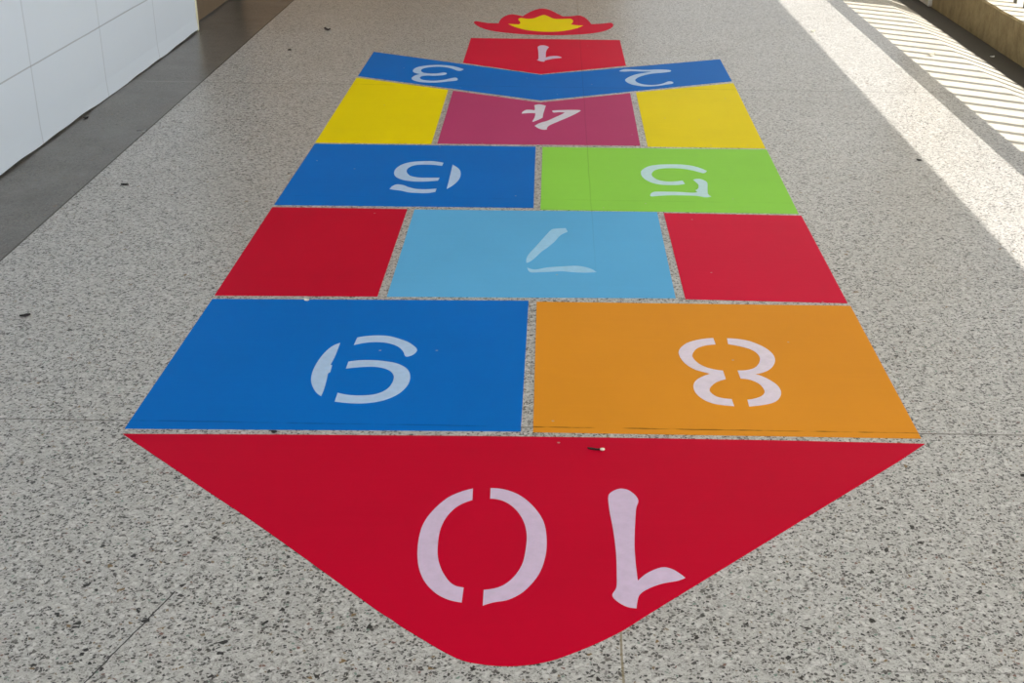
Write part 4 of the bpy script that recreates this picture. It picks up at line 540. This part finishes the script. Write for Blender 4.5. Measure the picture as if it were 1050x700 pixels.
  '1':[[(-0.0981,6.4916),(-0.0966,6.4998),(-0.095,6.5078),(-0.0932,6.5152),(-0.0912,6.5217),(-0.0888,6.527),(-0.086,6.5311),(-0.0827,6.5343),(-0.0792,6.5364),(-0.0756,6.5376),(-0.0721,6.5379),(-0.0687,6.5371),(-0.0652,6.5353),(-0.0618,6.5327),(-0.0584,6.5291),(-0.0551,6.5249),(-0.0521,6.5198),(-0.0492,6.5138),(-0.0463,6.507),(-0.0436,6.4998),(-0.0409,6.4924),(-0.0433,6.4797),(-0.0456,6.4669),(-0.0478,6.4538),(-0.0497,6.4402),(-0.0514,6.4258),(-0.0527,6.4109),(-0.0537,6.3956),(-0.0545,6.3797),(-0.0551,6.3628),(-0.0555,6.3449),(-0.0556,6.3256),(-0.0555,6.3051),(-0.0552,6.2838),(-0.0548,6.2621),(-0.0544,6.2402),(-0.0524,6.2453),(-0.0503,6.2504),(-0.0479,6.2553),(-0.045,6.2599),(-0.0417,6.2642),(-0.0376,6.2685),(-0.0328,6.2726),(-0.0277,6.2764),(-0.0225,6.2794),(-0.0174,6.2813),(-0.0125,6.2822),(-0.0073,6.2822),(-0.0023,6.2813),(0.0025,6.2793),(0.0069,6.2763),(0.0108,6.2719),(0.0144,6.2662),(0.0176,6.2596),(0.0207,6.2524),(0.0237,6.2449),(0.02,6.2419),(0.0163,6.2391),(0.0125,6.2362),(0.0085,6.2335),(0.0043,6.2308),(-0.0002,6.2285),(-0.0051,6.2265),(-0.0101,6.2245),(-0.0151,6.2222),(-0.0198,6.2191),(-0.0243,6.2152),(-0.0288,6.2106),(-0.0331,6.2057),(-0.0372,6.2007),(-0.0411,6.1961),(-0.0448,6.1921),(-0.0483,6.1882),(-0.0516,6.1844),(-0.0545,6.1805),(-0.0569,6.1762),(-0.0584,6.1709),(-0.0592,6.1649),(-0.0596,6.1589),(-0.0604,6.1539),(-0.0619,6.1507),(-0.0644,6.1494),(-0.0674,6.1495),(-0.0708,6.1508),(-0.0744,6.153),(-0.0779,6.156),(-0.0815,6.1599),(-0.0853,6.165),(-0.0891,6.1708),(-0.093,6.1772),(-0.097,6.1839),(-0.0894,6.206),(-0.0895,6.2217),(-0.0897,6.2377),(-0.09,6.2543),(-0.0903,6.2716),(-0.0907,6.29),(-0.0912,6.3099),(-0.0917,6.3312),(-0.0923,6.3533),(-0.093,6.3752),(-0.0937,6.3961),(-0.0945,6.416),(-0.0953,6.4353),(-0.0962,6.4542),(-0.0971,6.473)]],
  'crown':[[(-0.2682,7.1079),(-0.2095,7.0944),(-0.2059,7.1131),(-0.2034,7.1333),(-0.2032,7.1564),(-0.2076,7.1854),(-0.2144,7.2174),(-0.2181,7.2449),(-0.2166,7.2663),(-0.212,7.2828),(-0.2046,7.2915),(-0.1935,7.287),(-0.1798,7.2745),(-0.1667,7.2667),(-0.1553,7.2673),(-0.1444,7.2724),(-0.134,7.2826),(-0.1244,7.3003),(-0.1152,7.3231),(-0.106,7.3445),(-0.0966,7.3655),(-0.0871,7.385),(-0.0774,7.3932),(-0.0675,7.3831),(-0.0575,7.3616),(-0.0476,7.3392),(-0.0385,7.3168),(-0.0294,7.2934),(-0.0182,7.2769),(-0.0028,7.2717),(0.0148,7.2733),(0.0314,7.2758),(0.0469,7.2805),(0.0614,7.2863),(0.0728,7.2832),(0.0804,7.266),(0.0849,7.2401),(0.0863,7.2117),(0.0839,7.1824),(0.0785,7.1506),(0.0717,7.1178),(0.0783,7.1103),(0.0859,7.1034),(0.0958,7.0976),(0.1084,7.0933),(0.1233,7.0901),(0.1392,7.0875),(0.1313,7.0653),(0.1223,7.0432),(0.111,7.021),(0.0969,6.9981),(0.0806,6.9751),(0.0626,6.9544),(0.0431,6.9361),(0.022,6.9201),(-0.0007,6.9086),(-0.0258,6.9025),(-0.0526,6.9009),(-0.0794,6.9034),(-0.1064,6.9096),(-0.1334,6.92),(-0.1589,6.9356),(-0.1827,6.9582),(-0.205,6.9863),(-0.2248,7.0157),(-0.2413,7.0453),(-0.2553,7.0762)]],
}


T, TN = .0012, .0018
SPEC = [
    ('p10', 'red', 'large crimson rounded arrow end panel with white 10 nearest the camera', [('10_1', 'n_red'), ('10_0', 'n_red')]),
    ('p9', 'blue', 'large blue rectangle panel with white 9 left of the orange panel', [('9', 'n_blue')]),
    ('p8', 'orange', 'orange rectangle panel with white 8 on the speckled floor', [('8', 'n_orange')]),
    ('red_left', 'red', 'plain crimson panel left of the light blue panel', []),
    ('p7', 'sky', 'light blue panel with pale 7 between two plain crimson panels', [('7', 'n_sky')]),
    ('red_right', 'red2', 'plain crimson panel right of the light blue panel', []),
    ('p6', 'blue', 'blue rectangle panel with white 6 left of the lime green panel', [('6', 'n_blue')]),
    ('p5', 'green', 'lime green rectangle panel with white 5', [('5', 'n_green')]),
    ('yellow_left', 'yellow', 'plain yellow panel left of the plum panel', []),
    ('p4', 'plum', 'plum pink panel with white 4 between two yellow panels', [('4', 'n_plum')]),
    ('yellow_right', 'yellow', 'plain yellow panel right of the plum panel', []),
    ('p23', 'blue', 'wide blue chevron panel with white 3 and 2', [('3', 'n_blue'), ('2', 'n_blue')]),
    ('p1', 'red2', 'small red panel with white 1 below the crown shape', [('1', 'n_red')]),
    ('crown', 'red2', 'red crown shape with yellow centre at the far end of the hopscotch', [('crown', 'yellow')]),
]
for key, mat, label, nums in SPEC:
    pts = PANELS[key]
    cx = sum(q[0] for q in pts) / len(pts)
    cy = sum(q[1] for q in pts) / len(pts)
    bm = bmesh.new()
    slab(bm, pts, -.0002, T)
    nm = 'painted_crown' if key == 'crown' else 'hopscotch_panel'
    o = link(nm, bm, M[mat], loc=(cx, cy, 0))
    tag(o, label, 'painted crown' if key == 'crown' else 'hopscotch panel', 'painted hopscotch on the corridor floor')
    for nk, nmat in nums:
        bm = bmesh.new()
        allp = [q for poly in NUMERALS[nk] for q in poly]
        for poly in NUMERALS[nk]:
            slab(bm, poly, T - .0003, TN)
        c = link('crown_centre' if nk == 'crown' else 'numeral', bm, M[nmat], o,
                 (sum(q[0] for q in allp) / len(allp), sum(q[1] for q in allp) / len(allp), T))
        c['label'] = 'yellow centre of the crown' if nk == 'crown' else 'white stencilled numeral ' + nk.split('_')[-1]


# ---------------------------------------------------------------- scraps lying on the floor
def flake(name, x, y, z, length, width, rot, mat, label, cat, curl=.15, seed=1, tip=0.0):
    """a small curled flake with a pointed end"""
    rr = random.Random(seed)
    bm = bmesh.new()
    n = 9
    top, bot = [], []
    ca, sa = math.cos(rot), math.sin(rot)
    for i in range(n):
        u = i / (n - 1)
        w = width * .5 * (math.sin(math.pi * min(1, .06 + u * .92)) ** .7) * (1 - tip * (1 - u)) * rr.uniform(.85, 1.1)
        px_ = (u - .5) * length
        h = length * curl * (2 * u - 1) ** 2
        row_t, row_b = [], []
        for s in (-1, 0, 1):
            vx, vy = px_, s * w + .1 * width * math.sin(u * 4)
            vz = h + abs(s) * width * .10
            X, Y = x + vx * ca - vy * sa, y + vx * sa + vy * ca
            row_t.append(bm.verts.new((X, Y, z + vz + .0016)))
            row_b.append(bm.verts.new((X, Y, z + vz + .0001)))
        top.append(row_t)
        bot.append(row_b)
    for i in range(n - 1):
        for k in (0, 1):
            bm.faces.new((top[i][k], top[i + 1][k], top[i + 1][k + 1], top[i][k + 1]))
            bm.faces.new((bot[i][k], bot[i][k + 1], bot[i + 1][k + 1], bot[i + 1][k]))
        for k, sgn in ((0, 1), (2, -1)):
            f = (top[i][k], bot[i][k], bot[i + 1][k], top[i + 1][k])
            bm.faces.new(f if sgn > 0 else f[::-1])
    for i in (0, n - 1):
        bm.faces.new((top[i][0], top[i][1], top[i][2], bot[i][2], bot[i][1], bot[i][0]))
    bmesh.ops.recalc_face_normals(bm, faces=bm.faces)
    o = link(name, bm, M[mat], loc=(x, y, z))
    tag(o, label, cat, 'scraps lying about the corridor')
    return o


flake('leaf_scrap', -1.345, 3.013, 0, .026, .020, .55, 'scrap', 'black leaf scrap on the floor left of the large blue 9 panel', 'leaf scrap', .10, 1, .5)
flake('leaf_scrap', -1.853, 4.985, 0, .020, .018, .9, 'scrap', 'black scrap at the foot of the white wall', 'leaf scrap', .25, 2)
tw = flake('twig', .083, 2.351, T, .020, .007, -.25, 'twig', 'short dark twig lying on the crimson 10 panel', 'twig', .06, 3)
bm = bmesh.new()
bmesh.ops.create_icosphere(bm, subdivisions=2, radius=.005, matrix=Matrix.Translation((.104, 2.346, T + .0035)) @ Matrix.Diagonal((1.1, .9, .6, 1)))
link('twig_tip', bm, M['straw'], tw, (.104, 2.346, T))['label'] = 'pale tip of the twig'
bm = bmesh.new()
box(bm, .088, .103, 2.347, 2.351, T, T + .003, .0008)
link('twig_stalk', bm, M['twig'], tw, (.095, 2.349, T))
flake('leaf_scrap', -1.436, 4.129, 0, .026, .016, 0, 'scrap', 'thin black scrap on speckled floor beside the dark border', 'leaf scrap', .04, 4)
flake('grit_speck', 1.316, 4.539, 0, .018, .018, -.4, 'scrap', 'dark speck at the edge of the sunlit strip', 'grit speck', .1, 5)
flake('leaf_scrap', -1.212, 6.865, 0, .040, .030, -.5, 'twig', 'curled dark brown leaf scrap on floor left of the blue chevron', 'leaf scrap', .28, 6)
flake('grit_speck', -1.311, 6.342, 0, .016, .026, 0, 'twig', 'tiny brown speck on the far floor near the dark border', 'grit speck', .05, 7)
flake('straw_scrap', 1.372, 7.007, 0, .028, .020, .3, 'straw', 'pale dry leaf flake on the sunlit strip', 'leaf flake', .2, 8)
flake('paper_scrap', 1.85, 6.403, 0, .040, .028, .2, 'straw', 'cream scrap lying among the striped railing shadows', 'paper scrap', .3, 9)
flake('paper_scrap', 2.211, 6.58, -.0395, .026, .020, .5, 'grit', 'small white scrap lying in the dark gutter', 'paper scrap', .2, 10)
flake('grit_speck', -.589, 2.409, 0, .013, .010, 0, 'scrap', 'black speck in the gap between blue 9 and crimson 10 panels', 'grit speck', .15, 11)
flake('paint_flake', -.651, 3.138, T, .014, .012, 0, 'grit', 'white flake on the far edge of the blue 9 panel', 'paint flake', .1, 12)
flake('grit_speck', .949, 2.264, 0, .011, .010, .3, 'scrap', 'black speck on speckled floor right of the crimson 10 panel', 'grit speck', .1, 13)

# ---------------------------------------------------------------- light
w = bpy.data.worlds.new('daylight')
SC.world = w
w.use_nodes = True
bg = w.node_tree.nodes['Background']
bg.inputs[0].default_value = (.92, .955, 1.0, 1)
nt = w.node_tree
tc = nt.nodes.new('ShaderNodeTexCoord')
sx = nt.nodes.new('ShaderNodeSeparateXYZ')
mr = nt.nodes.new('ShaderNodeMapRange')
nt.links.new(tc.outputs['Generated'], sx.inputs[0])
nt.links.new(sx.outputs[1], mr.inputs['Value'])
for nm_, v_ in (('From Min', -1), ('From Max', 1), ('To Min', 3.9), ('To Max', 1.0)):
    mr.inputs[nm_].default_value = v_
nt.links.new(mr.outputs[0], bg.inputs[1])   # the sky is brightest on the sun's side
sun = bpy.data.lights.new('sun', 'SUN')
sun.energy = 8.0
sun.angle = math.radians(.3)
sun.color = (1.0, .94, .84)
so = bpy.data.objects.new('sun', sun)
COL.objects.link(so)
so.rotation_euler = Vector((-1, .60, -1.26)).to_track_quat('-Z', 'Y').to_euler()
so.location = (6, -2, 8)

# ---------------------------------------------------------------- camera
F_PX, RHO = 1322.0, .0125
PITCH = math.atan(593.0 / F_PX)
fw = Vector((0, math.cos(PITCH), -math.sin(PITCH)))
up = Vector((0, math.sin(PITCH), math.cos(PITCH)))
rt = Vector((1, 0, 0)) * math.cos(RHO) + up * math.sin(RHO)
u2 = up * math.cos(RHO) - Vector((1, 0, 0)) * math.sin(RHO)
rt.normalize()
u2.normalize()
cam = bpy.data.cameras.new('camera')
cam.sensor_width = 36
cam.lens = F_PX / 1050 * 36
cam.shift_x = -(567.6 - 525) / 1050
co = bpy.data.objects.new('camera', cam)
COL.objects.link(co)
m = Matrix((rt, u2, -fw)).transposed().to_4x4()
m.translation = Vector((0, 0, 1.3))
co.matrix_world = m
SC.camera = co

SC.view_settings.view_transform = 'Standard'
SC.view_settings.look = 'None'
SC.view_settings.gamma = 1
SC.view_settings.use_curve_mapping = False
SC.view_settings.exposure = 0.0
